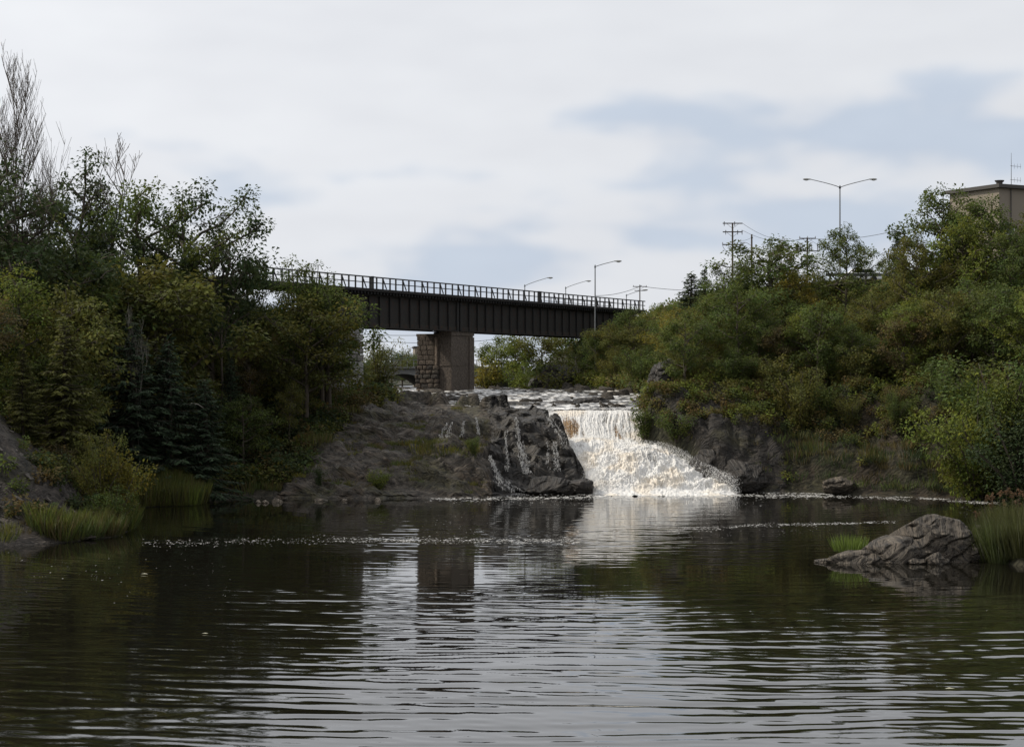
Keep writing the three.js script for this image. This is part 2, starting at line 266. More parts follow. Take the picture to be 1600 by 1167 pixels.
{
  const nx = gx.length, nd = gd.length, pos = new Float32Array(nx * nd * 3), col = new Float32Array(nx * nd * 3), uv = new Float32Array(nx * nd * 2), zone = new Uint8Array(nx * nd);
  for (let j = 0; j < nd; j++) for (let i = 0; i < nx; i++) {
    const x = gx[i], dn = gd[j], k = j * nx + i, z = dn * S, b = terrainBase(x, dn), y = terrainH(x, dn);
    const rocky = (zone[k] = zoneOf(x, dn, b.sp, b.su)) >= 1 && zone[k] <= 3 ? 1 : 0;
    const q = b.sp > 0.5 && dn > 80 && dn < 175 ? 0.55 : 0;   // push the surface about so that faces are broken
    pos[k * 3] = x + q * (fbm(x * 0.7, y * 0.7, z * 0.7, 3) * 0.8); pos[k * 3 + 1] = y; pos[k * 3 + 2] = -z + q * rocky * (ridged(x * 0.5 + 9, y * 0.9, z * 0.5, 3) * 0.9 + (zone[k] === 2 ? ridged(x * 1.1, y * 1.5, z * 0.6, 3) * 0.7 + (sst(0, 0.4, (y * 0.9 + x * 0.3) % 1) - 0.5) * 0.8 : 0));
    uv[k * 2] = x / 7 + z * 0.02; uv[k * 2 + 1] = (y + z * 0.8) / 7;
    const n = fbm(x * 0.3, y * 0.3 + 3, z * 0.3, 4), n2 = fbm(x * 1.1 + 5, y * 1.1, z * 1.1, 3), moss = sst(0.02, 0.22, fbm(x * 0.22 + 8, y * 0.5, z * 0.22, 4) + n2 * 0.3);
    let c;
    if (zone[k] === 1) { c = [0.118, 0.104, 0.088]; const rust = sst(0.1, 0.3, n); c = [lerp(c[0], 0.10, rust), lerp(c[1], 0.078, rust), lerp(c[2], 0.055, rust)]; const m = moss * 0.85; c = [lerp(c[0], 0.065, m), lerp(c[1], 0.062, m), lerp(c[2], 0.026, m)]; const l = sst(0.16, 0.3, n2) * 0.35; c = c.map(v => lerp(v, 0.22, l)); }
    else if (zone[k] === 2) { c = [0.034, 0.030, 0.026]; const m = moss * 0.5; c = [lerp(c[0], 0.06, m), lerp(c[1], 0.048, m), lerp(c[2], 0.03, m)]; }
    else if (zone[k] === 3) { c = [0.034, 0.028, 0.022]; const m = moss * 0.7; c = [lerp(c[0], 0.05, m), lerp(c[1], 0.048, m), lerp(c[2], 0.02, m)]; }
    else if (zone[k] === 4) { const rock = dn < 114 ? sst(-0.22, 0.05, n + n2 * 0.5) : sst(0.0, 0.25, n) * 0.6; c = [0.06, 0.055, 0.03].map((v, t) => lerp(v, [0.085, 0.074, 0.066][t], rock)); }
    else if (zone[k] === 5) { const e = sst(-0.05, 0.2, n); c = [0.036, 0.033, 0.017].map((v, t) => lerp(v, [0.046, 0.034, 0.022][t], e)); }
    else c = b.su < 0 && dn > 139 ? [0.06, 0.05, 0.04] : [0.06, 0.058, 0.035];
    const f = 1 + n2 * 0.6; col[k * 3] = c[0] * f; col[k * 3 + 1] = c[1] * f; col[k * 3 + 2] = c[2] * f;
  }
  for (let k = 0; k < nx * nd; k++) { const dn = -pos[k * 3 + 2] / S; if (dn < 116 || dn > 147 || Math.abs(pos[k * 3]) > 30) continue; const cx = Math.floor(toPx(pos[k * 3], dn) / 4), cy = Math.floor(toPy(pos[k * 3 + 1], dn) / 4); for (let a = -1; a <= 1; a++) for (let b = -1; b <= 1; b++) { const q = (cy + b) * 400 + cx + a; if (q >= 0 && q < 120000 && dn < rockDepth[q]) rockDepth[q] = dn; } }
  const faces = [[], [], [], [], [], []];
  for (let j = 0; j < nd - 1; j++) for (let i = 0; i < nx - 1; i++) { const a = j * nx + i, b = a + 1, c = a + nx, d = c + 1; faces[zone[a]].push(a, b, c, b, d, c); }
  const all = geoFrom(pos, faces.flat()), nor = all.attributes.normal.array;
  const names = ['ground', 'rock_ledge', 'rock_cliff', 'rock_cliff', 'hillside', 'hillside'];
  const labels = [0, 'broad grey sloping rock ledge with mossy patches left of the waterfall', 'dark wet stepped rock face with thin trickles, directly left of the white fall', 'dark brown rock cliff rising directly right of the white fall'];
  faces.forEach((f, zi) => {
    const map = new Map(), p = [], c = [], u = [], n = [], idx = new Array(f.length);
    for (let k = 0; k < f.length; k++) { let v = map.get(f[k]); if (v === undefined) { v = map.size; map.set(f[k], v); const o = f[k]; p.push(pos[o * 3], pos[o * 3 + 1], pos[o * 3 + 2]); c.push(col[o * 3], col[o * 3 + 1], col[o * 3 + 2]); n.push(nor[o * 3], nor[o * 3 + 1], nor[o * 3 + 2]); u.push(uv[o * 2], uv[o * 2 + 1]); } idx[k] = v; }
    const m = mesh(names[zi], geoFrom(p, idx, { uv: u, color: c, normal: n }), zi === 2 ? M.wetRock : zi === 0 || zi === 5 ? M.soil : M.rock);
    if (zi === 0) { m.userData.kind = 'structure'; m.userData.label = 'earth ground and stony river bed beneath the water'; }
    else if (zi >= 4) { m.userData.kind = 'structure'; m.userData.label = zi === 4 ? 'wooded left river bank with bare stony slope at its foot' : 'wooded right river bank of brown earth rising to the road'; }
    else tag(m, labels[zi], 'rock');
    top(m);
  });
}

// ---------------------------------------------------------------- pool water with real ripples spreading from the fall
function poolWave(x, z) {
  const patch = 0.52 + 1.5 * fbm(x * 0.035 + 3, z * 0.05, 7, 3) + 0.7 * fbm(x * 0.13, z * 0.22, 5, 2) + 0.5 * sst(95, 55, z);
  const warp = fbm(x * 0.06, z * 0.09, 2, 3) * 5, w2 = noise(x * 0.22, z * 0.5, 11) * 1.3;
  let y = 0;
  for (const [L, sl, sx, ph, nk] of poolComp) {
    const dx = x - sx, dz = z - 157, r = Math.sqrt(dx * dx + dz * dz), k = 2 * Math.PI / L;
    const am = 0.35 + 1.3 * Math.max(0, 0.5 + noise(x * 0.11 * nk + ph, z * 0.2 * nk, ph * 3));
    y += sl / k * am * Math.sin(k * r + warp * (1.6 / L) + w2 * 1.2 + ph * 5);
  }
  return y * Math.max(0.12, patch);
}
const poolComp = [[3.4, 0.008, 2, 0.3, 0.5], [1.9, 0.013, 14, 1.1, 0.7], [1.25, 0.017, 6, 2.3, 1], [0.82, 0.019, -4, 3.7, 1.2], [0.6, 0.014, 20, 4.9, 1.5], [1.05, 0.009, -60, 6.1, 1.1], [0.7, 0.008, 70, 7.7, 1.3]];
{
  const xs = lines([[-56, -36, 2], [-36, 44, 0.4], [44, 60, 2]]), zs = lines([[14, 42, 0.8], [42, 92, 0.13], [92, 130, 0.19], [130, 157.5, 0.26]]);
  const n = xs.length, m = zs.length, pos = new Float32Array(n * m * 3), nor = new Float32Array(n * m * 3), idx = [];
  for (let j = 0; j < m; j++) for (let i = 0; i < n; i++) {
    const x = xs[i], z = zs[j], e = 0.03, k = (j * n + i) * 3, y = poolWave(x, z);
    const gx_ = (poolWave(x + e, z) - y) / e, gz_ = (poolWave(x, z + e) - y) / e, l = Math.hypot(gx_, 1, gz_);
    pos[k] = x; pos[k + 1] = y; pos[k + 2] = -z; nor[k] = -gx_ / l; nor[k + 1] = 1 / l; nor[k + 2] = gz_ / l;
    if (i < n - 1 && j < m - 1) { const a = j * n + i; idx.push(a, a + 1, a + n, a + 1, a + n + 1, a + n); }
  }
  const w = mesh('pool_water', geoFrom(pos, idx, { normal: nor }), M.water);
  w.userData.kind = 'structure'; w.userData.label = 'dark rippled water of the pool below the fall'; top(w);
}

// ---------------------------------------------------------------- rapids above the fall
{
  const xs = lines([[-27, 18, 0.22]]), ds = lines([[139.2, 172, 0.14], [172, 215, 0.6], [215, 420, 12]]), n = xs.length, m = ds.length, pos = [], col = [], idx = [];
  for (let j = 0; j < m; j++) for (let i = 0; i < n; i++) {
    const x = xs[i], dn = ds[j], near = 1 - sst(170, 190, dn);
    const steps = near * (0.22 * ridged(x * 0.25 + 3, dn * 0.62, 1, 3) + 0.12 * ridged(x * 0.9, dn * 2.0, 2, 3));
    const y = riverLevel(dn) + steps + 0.03 * noise(x * 2, dn * 3, 4) - 0.05;
    const f = sst(0.36, 0.62, ridged(x * 0.2 + 7, dn * 0.55, 5, 4) * 0.75 + fbm(x * 1.6, dn * 2.6, 3, 3) * 1.1) * near * sst(-24, -10, x + (dn - 150) * -0.3 + 6);
    const b = sst(0.1, 0.3, noise(x * 0.3, dn * 0.4, 9)) * 0.5;
    pos.push(x, y, -dn * S); const a = [0.028, 0.024, 0.019], w = [0.72, lerp(0.71, 0.62, b), lerp(0.69, 0.48, b)];
    col.push(lerp(a[0], w[0], f), lerp(a[1], w[1], f), lerp(a[2], w[2], f));
    if (i < n - 1 && j < m - 1 && (dn > 215 || sdPoly(rivPts, x, dn * S) < 0.7)) { const q = j * n + i; idx.push(q, q + 1, q + n, q + 1, q + n + 1, q + n); }
  }
  const w = mesh('river_rapids', geoFrom(pos, idx, { color: col }), M.rapid); w.userData.kind = 'structure'; w.userData.label = 'shallow foaming rapids between the bridge pier and the lip of the fall'; top(w);
}

// ---------------------------------------------------------------- the waterfall: strands of foam over peat-brown water
const fallSurf = (u, v) => {      // u across, v down; returns [x, dn, y]
  const dn = lerp(141.5, 124.0, v), l = fallL(dn) - 0.25, r = fallR(dn) + 0.35, x = lerp(l, r, u);
  let y = riverLevel(dn) + 0.1;
  const mx = (x - 11.6) / 3.2, md = (dn - 130.6) / 2.0; y += 1.75 * Math.exp(-mx * mx - md * md) + 0.55 * Math.exp(-(((x - 15) / 2) ** 2) - ((dn - 129.6) / 1.3) ** 2);
  const kx = (x - 7.2) / 1.8, kd = (dn - 134.4) / 1.2; y += 0.5 * Math.exp(-kx * kx - kd * kd);
  y -= 0.35 * Math.pow(Math.abs(u - 0.5) * 2, 6);
  return [x, dn, y];
};
{
  const nu = 280, nv = 350, pos = [], col = [], uv = [], idx = [];
  for (let j = 0; j <= nv; j++) for (let i = 0; i <= nu; i++) {
    const u = i / nu, v = j / nv, [x, dn, y0] = fallSurf(u, v), z = dn * S;
    const flow = sst(0.05, 0.26, v), rough = sst(0.26, 0.64, v);
    const bend = fbm(x * 0.4, z * 0.3, 4, 2) * 2 + (z - 160) * -0.12 * rough, st = ridged(x * 1.7 + bend, z * 0.16 + y0 * 0.1, 2, 4), fine = ridged(x * 5.5 + bend * 2, z * 0.5, y0 * 0.3, 3), boil = ridged(x * 0.9, y0 * 0.9, z * 0.9, 4), tiny = noise(x * 9, y0 * 6, z * 6);
    const d0 = flow * (st * 0.24 + fine * 0.12 + tiny * 0.06) + rough * (boil * 0.5 + ridged(x * 0.45, y0 * 0.6, z * 0.5, 3) * 0.55 + tiny * 0.05) - 0.12 - 0.2 * rough, flat_ = sst(127.8, 126.6, dn), d = lerp(d0, (fbm(x * 0.9, z * 0.55, 3, 4) + 0.5 * noise(x * 4, z * 2.4, 1)) * 0.36 - 0.02, flat_);
    pos.push(x + rough * noise(x * 2, y0 * 2, z * 2) * 0.12, y0 + d * 0.8, -z + d * 0.75 * (1 - flat_)); uv.push(x / 1.6, (z - y0) / 2.2);
    // brown, clear water shows where the foam is thin
    const thin = Math.max(1.15 * Math.exp(-Math.pow((x - 5.35 - (138 - dn) * 0.12) / 1.15, 2) - Math.pow((dn - 137.0) / 1.5, 2)), 1.0 * Math.exp(-Math.pow((x - 9.6 - (137 - dn) * 0.42) / 0.55, 2) - Math.pow((dn - 136.2) / 1.9, 2)), 0.75 * Math.exp(-Math.pow((x - 9.4) / 0.7, 2) - Math.pow((dn - 130.8) / 1.6, 2)), 0.85 * Math.exp(-Math.pow((x - 11.9 - (131 - dn) * 0.3) / 1.0, 2) - Math.pow((dn - 130.2) / 1.3, 2)), 0.7 * (1 - sst(0.02, 0.11, v)), 0.42 * sst(0.1, 0.3, noise(x * 0.5, dn * 0.4, 3)), 0.60 * sst(0.08, 0.17, v) * (1 - sst(0.36, 0.56, v)), 0.40);
    const grain = 0.5 + st * 0.45 + fine * 0.42 + tiny * 0.3 + 0.22 * noise(x * 16, y0 * 7, z * 7);
    const f = clamp(sst(thin * 1.05 - 0.10, thin * 1.05 + 0.24, grain + rough * 0.12)), br = thin;
    const warm = sst(-0.1, 0.35, noise(x * 0.55 + 3, y0 * 0.7, z * 0.4));
    const w = [0.72, lerp(0.71, 0.665, warm), lerp(0.69, 0.585, warm)], a = [lerp(0.30, 0.24, br), lerp(0.26, 0.155, br), lerp(0.21, 0.08, br)], gy = sst(10.4, 11.4, x) * sst(134, 132.5, dn), a2 = a.map((q, t) => lerp(q, [0.17, 0.165, 0.155][t], Math.max(gy, v > 0.08 && v < 0.5 && (x > 6.8 && x < 9.2) ? 0.8 : 0)));
    col.push(lerp(a2[0], w[0], f), lerp(a2[1], w[1], f), lerp(a2[2], w[2], f));
    if (i < nu && j < nv) { const q = j * (nu + 1) + i; idx.push(q, q + nu + 1, q + 1, q + 1, q + nu + 1, q + nu + 2); }
  }
  const w = mesh('waterfall', geoFrom(pos, idx, { color: col, uv }), M.foam); w.userData.kind = 'structure'; w.userData.label = 'white and peat-brown waterfall tumbling down the rock step'; top(w);
  // drops thrown off the fall
  const r = rng(5), N = 52000, drop = new THREE.InstancedMesh(new THREE.IcosahedronGeometry(1, 0), M.spray, N), m4 = new THREE.Matrix4(), q = new THREE.Quaternion();
  for (let k = 0; k < N; k++) {
    const v = 0.09 + 0.73 * Math.pow(r(), 0.7), edge = r(), u = edge < 0.28 ? r() * 0.09 : edge < 0.6 ? 1 - r() * r() * 0.12 : r(); const [x, dn, y] = fallSurf(u, v);
    const lift = Math.pow(r(), 2.6) * (0.22 + 1.15 * sst(0.3, 0.7, v)), s = 0.007 + 0.022 * r() * r();
    m4.compose(V(x + (r() - 0.5) * 0.3 + (u > 0.9 ? r() * r() * 0.6 : u < 0.1 ? -r() * r() * 0.45 : 0), y + lift + 0.05, -dn * S + lift * 0.6 + 0.1), q, V(s, s * (1 + r()), s)); drop.setMatrixAt(k, m4);
  }
  drop.name = 'spray'; drop.userData.kind = 'stuff'; drop.userData.label = 'white drops of spray thrown up along the waterfall'; drop.userData.category = 'spray'; top(drop);
}
// foam on the pool: lines of flakes drifting off the fall
{
  const r = rng(11), pts = [];
  const line = (x0, y0, x1, y1, n, sp, big) => { for (let k = 0; k < n * 2.2; k++) { const t = r(), px = lerp(x0, x1, t) + (r() - 0.5) * 8, py = lerp(y0, y1, t) + (r() + r() + r() - 1.5) * sp * 2.6 * (0.5 + 1.4 * Math.abs(noise(px * 0.013, 4, y0))) + noise(px * 0.02, 1, 2) * 2; { const g = noise(px * 0.05, py * 0.4, 8) + 0.6 * noise(px * 0.2, py, 3); if (g > -0.05 - 0.25 * r()) pts.push([px, py, big * 0.27 * (0.2 + r() * r() * 1.6)]); }; } };
  line(225, 849, 520, 844, 420, 3.2, 0.13); line(520, 844, 800, 845, 700, 2.6, 0.17); line(800, 846, 900, 845, 320, 2.2, 0.17); line(1040, 829, 1180, 822, 330, 1.8, 0.15); line(1180, 821, 1400, 816, 500, 1.4, 0.16); line(1060, 838, 1300, 828, 120, 5, 0.08);
  line(780, 771, 940, 769, 700, 1.6, 0.30); line(930, 769, 1180, 766, 2400, 1.6, 0.36); line(670, 780, 1000, 777, 900, 1.6, 0.30); line(900, 774, 1300, 775, 1100, 2.0, 0.28); line(1120, 767, 1390, 771, 1700, 1.2, 0.32); line(1390, 775, 1560, 786, 650, 1.5, 0.25); line(700, 784, 1200, 783, 500, 4, 0.15); line(930, 775, 1150, 773, 800, 1.2, 0.32); line(1200, 772, 1420, 780, 420, 2, 0.24);
  line(0, 885, 200, 895, 50, 14, 0.10); line(200, 850, 360, 900, 60, 26, 0.07); line(560, 800, 760, 830, 160, 12, 0.10); line(1500, 800, 1560, 795, 60, 8, 0.09); line(0, 845, 190, 838, 36, 1.2, 0.12); line(1100, 880, 1580, 960, 30, 30, 0.05);
  const flake = new THREE.CircleGeometry(1, 7); flake.rotateX(-Math.PI / 2); { const p = flake.attributes.position; for (let i = 0; i < p.count; i++) p.setXYZ(i, p.getX(i) * (0.8 + 0.4 * noise(i * 3.3, 1, 1)), i === 0 ? 0.2 : 0, p.getZ(i)); flake.computeVertexNormals(); }
  const f = new THREE.InstancedMesh(flake, M.flake, pts.length), m4 = new THREE.Matrix4(), q = new THREE.Quaternion();
  pts.forEach(([px, py, s], k) => { const dn = H * FN / (py - HOR), x = PX(px, dn), z = dn * S; q.setFromAxisAngle(V(0, 1, 0), r() * 6); m4.compose(V(x, poolWave(x, z) + 0.012, -z), q, V(s * (0.8 + r()), s * 0.45, s)); f.setMatrixAt(k, m4); });
  f.name = 'foam'; f.userData.kind = 'stuff'; f.userData.label = 'small flakes of white foam drifting in lines across the dark pool'; f.userData.category = 'foam'; top(f);
}
// thin trickles on the dark face
{
  const r = rng(23);
  const bead = new THREE.IcosahedronGeometry(1, 0);
  const trick = (px0, py0, px1, py1, w, n, label) => {
    const N = Math.round(n * (py1 - py0) * 0.95), inst = new THREE.InstancedMesh(bead, M.film, N), m4 = new THREE.Matrix4(), q = new THREE.Quaternion(), strands = []; for (let k = 0; k < Math.ceil(n / 2); k++) strands.push([(r() - 0.5) * w, 0.8 + r() * 1.2, r() * 9]);
    for (let k = 0; k < N; k++) {
      const [off, spread, ph] = strands[Math.floor(r() * strands.length)]; let t = r(); if (noise(t * 7 + ph, ph, 3) < -0.05) t = r();
      const px = lerp(px0 + off, px1 + off * spread, t) + noise(t * 4 + ph * 0.2, px0, 2) * 5 + (r() + r() + r() - 1.5) * (1.0 + 2.6 * t), py = lerp(py0, py1, t) + (r() - 0.5) * 2; let dn = rockDepth[Math.floor(py / 4) * 400 + Math.floor(px / 4)]; if (dn > 200) dn = 131;
      const s = 0.010 + 0.016 * r() * r(); m4.compose(P3(px, py, dn - 0.10 - r() * 0.08), q, V(s, s * (2 + 4 * r()), s)); inst.setMatrixAt(k, m4);
    }
    inst.name = 'water_trickle'; inst.userData.kind = 'structure'; inst.userData.label = label; top(inst);
  };
  trick(808, 652, 812, 690, 7, 6, 'thin trickle above the middle of the dark rock face');
  trick(812, 690, 824, 740, 12, 14, 'white trickle fanning out down the middle of the dark rock face');
  trick(792, 672, 796, 736, 5, 4, 'hair-thin trickle left of the fanning one on the dark rock face');
  trick(746, 652, 750, 680, 7, 5, 'short trickle over the rim of the rock above the grassy ledge');
  trick(722, 658, 720, 682, 8, 4, 'faint trickle left of the short rim trickle');
  trick(702, 660, 690, 684, 10, 8, 'white runnel at the left end of the dark rim');
  trick(766, 712, 782, 752, 6, 12, 'white runnel beside the grassy ledge, falling to the pool');
  trick(782, 752, 806, 768, 22, 14, 'splashing foot of the runnel beside the grassy ledge');
  trick(855, 648, 888, 700, 8, 6, 'thin water streaks on dark rock beside the left edge of the main fall');
  trick(868, 690, 872, 735, 26, 9, 'faint water threads on the dark rock next to the main fall');
}

// ---------------------------------------------------------------- boulders
function rockGeo(seed, sx, sy, sz, detail = 22, strata = 0.25, rough = 0.35) {
  const g0 = new THREE.IcosahedronGeometry(1, detail); g0.deleteAttribute('uv'); g0.deleteAttribute('normal');
  const fr = rng(seed * 31 + 5), planes = []; for (let k = 0; k < 22; k++) { const a = fr() * 6.283, y = fr() * 2 - 1, q = Math.sqrt(1 - y * y); planes.push([Math.cos(a) * q, y, Math.sin(a) * q, 0.78 + fr() * 0.3]); }
  const p = g0.attributes.position, key = new Map(), pos = [], idx = [], uv = [], col = []; const s = seed * 17.3;
  for (let i = 0; i < p.count; i++) {
    let x = p.getX(i), y = p.getY(i), z = p.getZ(i); const id = Math.round(x * 2000) + ',' + Math.round(y * 2000) + ',' + Math.round(z * 2000);
    let v = key.get(id);
    if (v === undefined) {
      v = key.size; key.set(id, v);
      let d = 1 + fbm(x * 1.1 + s, y * 1.1, z * 1.1, 3) * 0.7 * rough / 0.35; d += ridged(x * 2.2 + s, y * 2.2, z * 2.2, 4) * 0.28 * rough;
      d = Math.min(d, 1.0 / Math.max(0.82, Math.abs(x * 0.9 + y * 0.3 + 0.2 * Math.sin(s))), 1.04 / Math.max(0.8, Math.abs(y * 0.85 - x * 0.35 + z * 0.3)), 1.05 / Math.max(0.8, Math.abs(z * 0.8 + x * 0.4)));
      for (const [a, b, c, o] of planes) { const t = a * x + b * y + c * z; if (t > 0.1) d = Math.min(d, o / t); }
      x *= d * sx; y *= d * sy; z *= d * sz;
      const q = (y * 0.75 - x * 0.42 + z * 0.2 + fbm(x * 0.5 + s, y * 0.5, z * 0.5, 2) * 0.9) / 0.5, f = q - Math.floor(q), st = (sst(0, 0.3, f) - 0.3 - f * 0.5) * strata * 0.5 * clamp(0.5 + 1.6 * fbm(x * 0.7 + s, y * 0.7, z * 0.7 + 9, 2), 0.05, 1), l = Math.hypot(x, z) || 1;
      const n = fbm(x * 2 + s, y * 2, z * 2, 4) * 0.16; x += x / l * st + n; z += z / l * st + n * 0.7; y += n * 0.6;
      pos.push(x, y, z); uv.push(x / 4 + z * 0.1, (y + z * 0.6) / 4);
      const k = 1 + fbm(x * 0.9 + s, y * 0.9, z * 0.9, 3) * 0.8, w = sst(0.1, 0.3, fbm(x * 0.7 + s, y * 1.5, z * 0.7 + 4, 3)); col.push(lerp(0.20, 0.30, w) * k, lerp(0.185, 0.285, w) * k, lerp(0.165, 0.26, w) * k);
    }
    idx.push(v);
  }
  return geoFrom(pos, idx, { uv, color: col });
}
const tint = (mat, r, g, b) => { const m = mat.clone(); m.color = C(r, g, b); return m; };
const darkRock = tint(M.wetRock, 0.2, 0.18, 0.16), midRock = tint(M.rock, 0.62, 0.58, 0.52), greyRock = tint(M.rock, 0.6, 0.565, 0.52), paleRock = tint(M.rock, 2.1, 2.0, 1.85);
const rock = (name, px, py, dn, sx, sy, sz, seed, mat, label, rot = 0, opt = {}) => {
  const g = rockGeo(seed, sx, sy, sz, opt.detail || 18, opt.strata ?? 0.25, opt.rough ?? 0.35), m = mesh(name, g, mat); m.position.copy(P3(px, py, dn)); m.rotation.set(opt.rx || 0, rot, opt.rz || 0); tag(m, label, 'rock', opt.group); return top(m);
};
// the rock that stands in the pool
rock('boulder', 1458, 860, 80, 2.9, 1.95, 2.4, 3, greyRock, 'big grey humped boulder standing in the pool beside the reeds', 0.15, { detail: 44, strata: 0.8, rough: 0.38, rz: 0.14 });
rock('boulder', 1400, 868, 79, 1.9, 1.15, 1.7, 8, greyRock, 'lower grey shoulder rock leaning on the left of the big humped boulder', 0.4, { detail: 30, strata: 0.6 });
rock('boulder', 1344, 877, 78.6, 1.9, 0.62, 1.2, 12, greyRock, 'low flat grey slab left of the big boulder, a grass tuft behind it', 0.2, { detail: 26, strata: 0.4 });
rock('boulder', 1296, 879, 78.6, 0.95, 0.24, 0.6, 15, greyRock, 'thin tip of grey rock at the waterline, leftmost of the pool rocks', 0.1, { detail: 16 });
rock('boulder', 1464, 876, 77.8, 0.62, 0.42, 0.5, 21, greyRock, 'small pale wedge stone lying at the foot of the big humped boulder', 0.5, { detail: 14 });
rock('boulder', 1432, 878, 77.9, 0.6, 0.2, 0.4, 22, greyRock, 'flat little stone at the waterline left of the pale wedge stone', 0.2, { detail: 12 });
rock('boulder', 1515, 866, 79.5, 1.1, 0.8, 1.1, 24, midRock, 'brownish rock between the big humped boulder and the reeds', 0.9, { detail: 24, strata: 0.5 });
rock('boulder', 1533, 836, 81, 0.45, 0.62, 0.4, 26, greyRock, 'small upright grey stone beside the reeds', 0.3, { detail: 14 });
// rocks by the fall
rock('boulder', 868, 762, 127.2, 2.6, 0.95, 1.5, 31, darkRock, 'long low dark wet rock at the foot of the fall, left side', 0.15, { detail: 26, strata: 0.5 });
rock('boulder', 908, 761, 126.9, 1.3, 0.75, 1.0, 32, darkRock, 'rounded black wet rock touching the left foot of the white water', 0.4, { detail: 20 });
rock('boulder', 1108, 737, 130.6, 2.0, 1.9, 1.8, 35, darkRock, 'large rounded dark boulder on the right edge of the fall', 0.4, { detail: 28, strata: 0.5 });
rock('boulder', 1165, 750, 129.4, 2.6, 1.7, 2.0, 36, darkRock, 'long dark sloping boulder at the waterline right of the fall', 0.7, { detail: 28, strata: 0.5 });
rock('boulder', 1315, 760, 126.6, 1.7, 0.8, 1.4, 38, midRock, 'brown mound of rock at the foot of the right bank', 0.2, { detail: 22 });
// rocks in the rapids
const rap = [[886, 634, 148, 2.3, 0.75, 1.4, 'flat dark rock in the rapids above the lip, left of the wet pale one'], [926, 634, 149, 2.6, 0.95, 1.4, 'wet rock with water pouring over it, in the middle of the rapids'], [790, 637, 146, 3.2, 0.9, 2, 'long dark rock rising between the two arms of the rapids'], [752, 640, 144, 2.2, 0.7, 1.6, 'low dark rock above the rim of the trickles'], [718, 624, 153, 1.3, 0.55, 1, 'small black rock in front of the bridge pier'], [676, 611, 163, 1.6, 0.5, 1.2, 'pale broken stones heaped at the foot of the bridge pier'], [840, 612, 168, 3, 0.6, 1.5, 'long low reddish rock bar beyond the rapids'], [790, 611, 169, 2.6, 0.5, 1.5, 'reddish stony bar right of the bridge pier'], [975, 637, 146, 1.4, 0.5, 1, 'small dark rock near the right end of the lip'], [1010, 640, 142, 1.5, 0.9, 1.4, 'mossy rock at the right corner of the lip'], [955, 616, 160, 1.8, 0.45, 1, 'thin dark rock at the upper right of the rapids']];
rap.forEach(([px, py, dn, a, b, c, l], i) => rock('boulder', px, py + 2, dn, a, b, c, 41 + i, i === 5 || i === 6 || i === 7 ? midRock : darkRock, l, i * 0.3, { detail: 18, strata: 0.35 }));
rock('boulder', 940, 601, 182, 1.9, 0.8, 0.9, 61, paleRock, 'pale leaning slab of rock on the far shore beneath the bridge', 0.4, { detail: 12, rz: 0.35 });
rock('boulder', 1043, 596, 141, 1.7, 2.0, 1.6, 63, darkRock, 'dark upright rock knob among the bushes above the right cliff', 0.3, { detail: 20, strata: 0.5 });
rock('boulder', 868, 594, 180, 3.4, 1.7, 2.4, 64, darkRock, 'dark rock bluff under the right end of the bridge', 0.3, { detail: 24, strata: 0.5 });
// left shore stones
[[432, 785, 0.34, 'largest of the small white stones in the shallows by the left shore'], [415, 786, 0.24, 'middle one of the three small white stones in the shallows'], [403, 786, 0.2, 'leftmost of the three small white stones in the shallows'], [498, 783, 0.3, 'flat pale stone in the shallows below the rock ledge'], [538, 783, 0.2, 'tiny pale stone in the shallows right of the flat one'], [590, 783, 0.26, 'pale wet stone in the shallows nearest to the grassy ledge']].forEach(([px, py, s, l], i) => { const dn = H * FN / (py - HOR); rock('stone', px, py - 1, dn, s * 1.2, s * 0.8, s, 70 + i, paleRock, l, i, { detail: 5, strata: 0.1 }); });
rock('boulder', 58, 838, 90, 3.4, 0.5, 1.3, 81, greyRock, 'long flat pale rock shelf at the waterline on the left bank', -0.15, { detail: 26, strata: 0.5 });
rock('boulder', 150, 836, 92, 1.1, 0.3, 0.7, 82, greyRock, 'small flat stones at the waterline below the left bushes', 0.2, { detail: 14 });
rock('boulder', 10, 852, 87.5, 1.3, 0.4, 0.9, 83, greyRock, 'dark grey rock at the waterline, leftmost on the shore', 0.2, { detail: 14 });
rock('boulder', 80, 733, 98, 1.0, 0.3, 0.8, 84, greyRock, 'pale flat slab lying on the stony left slope', 0.3, { detail: 12, rz: -0.5 });
rock('boulder', 85, 782, 95, 1.3, 0.28, 0.8, 85, greyRock, 'grey slab low on the stony left slope', 0.3, { detail: 12, rz: -0.45 });
rock('boulder', 265, 785, 116.4, 1.4, 0.22, 0.6, 86, paleRock, 'pale flat stone at the edge of the grassy spit', 0.1, { detail: 10 });
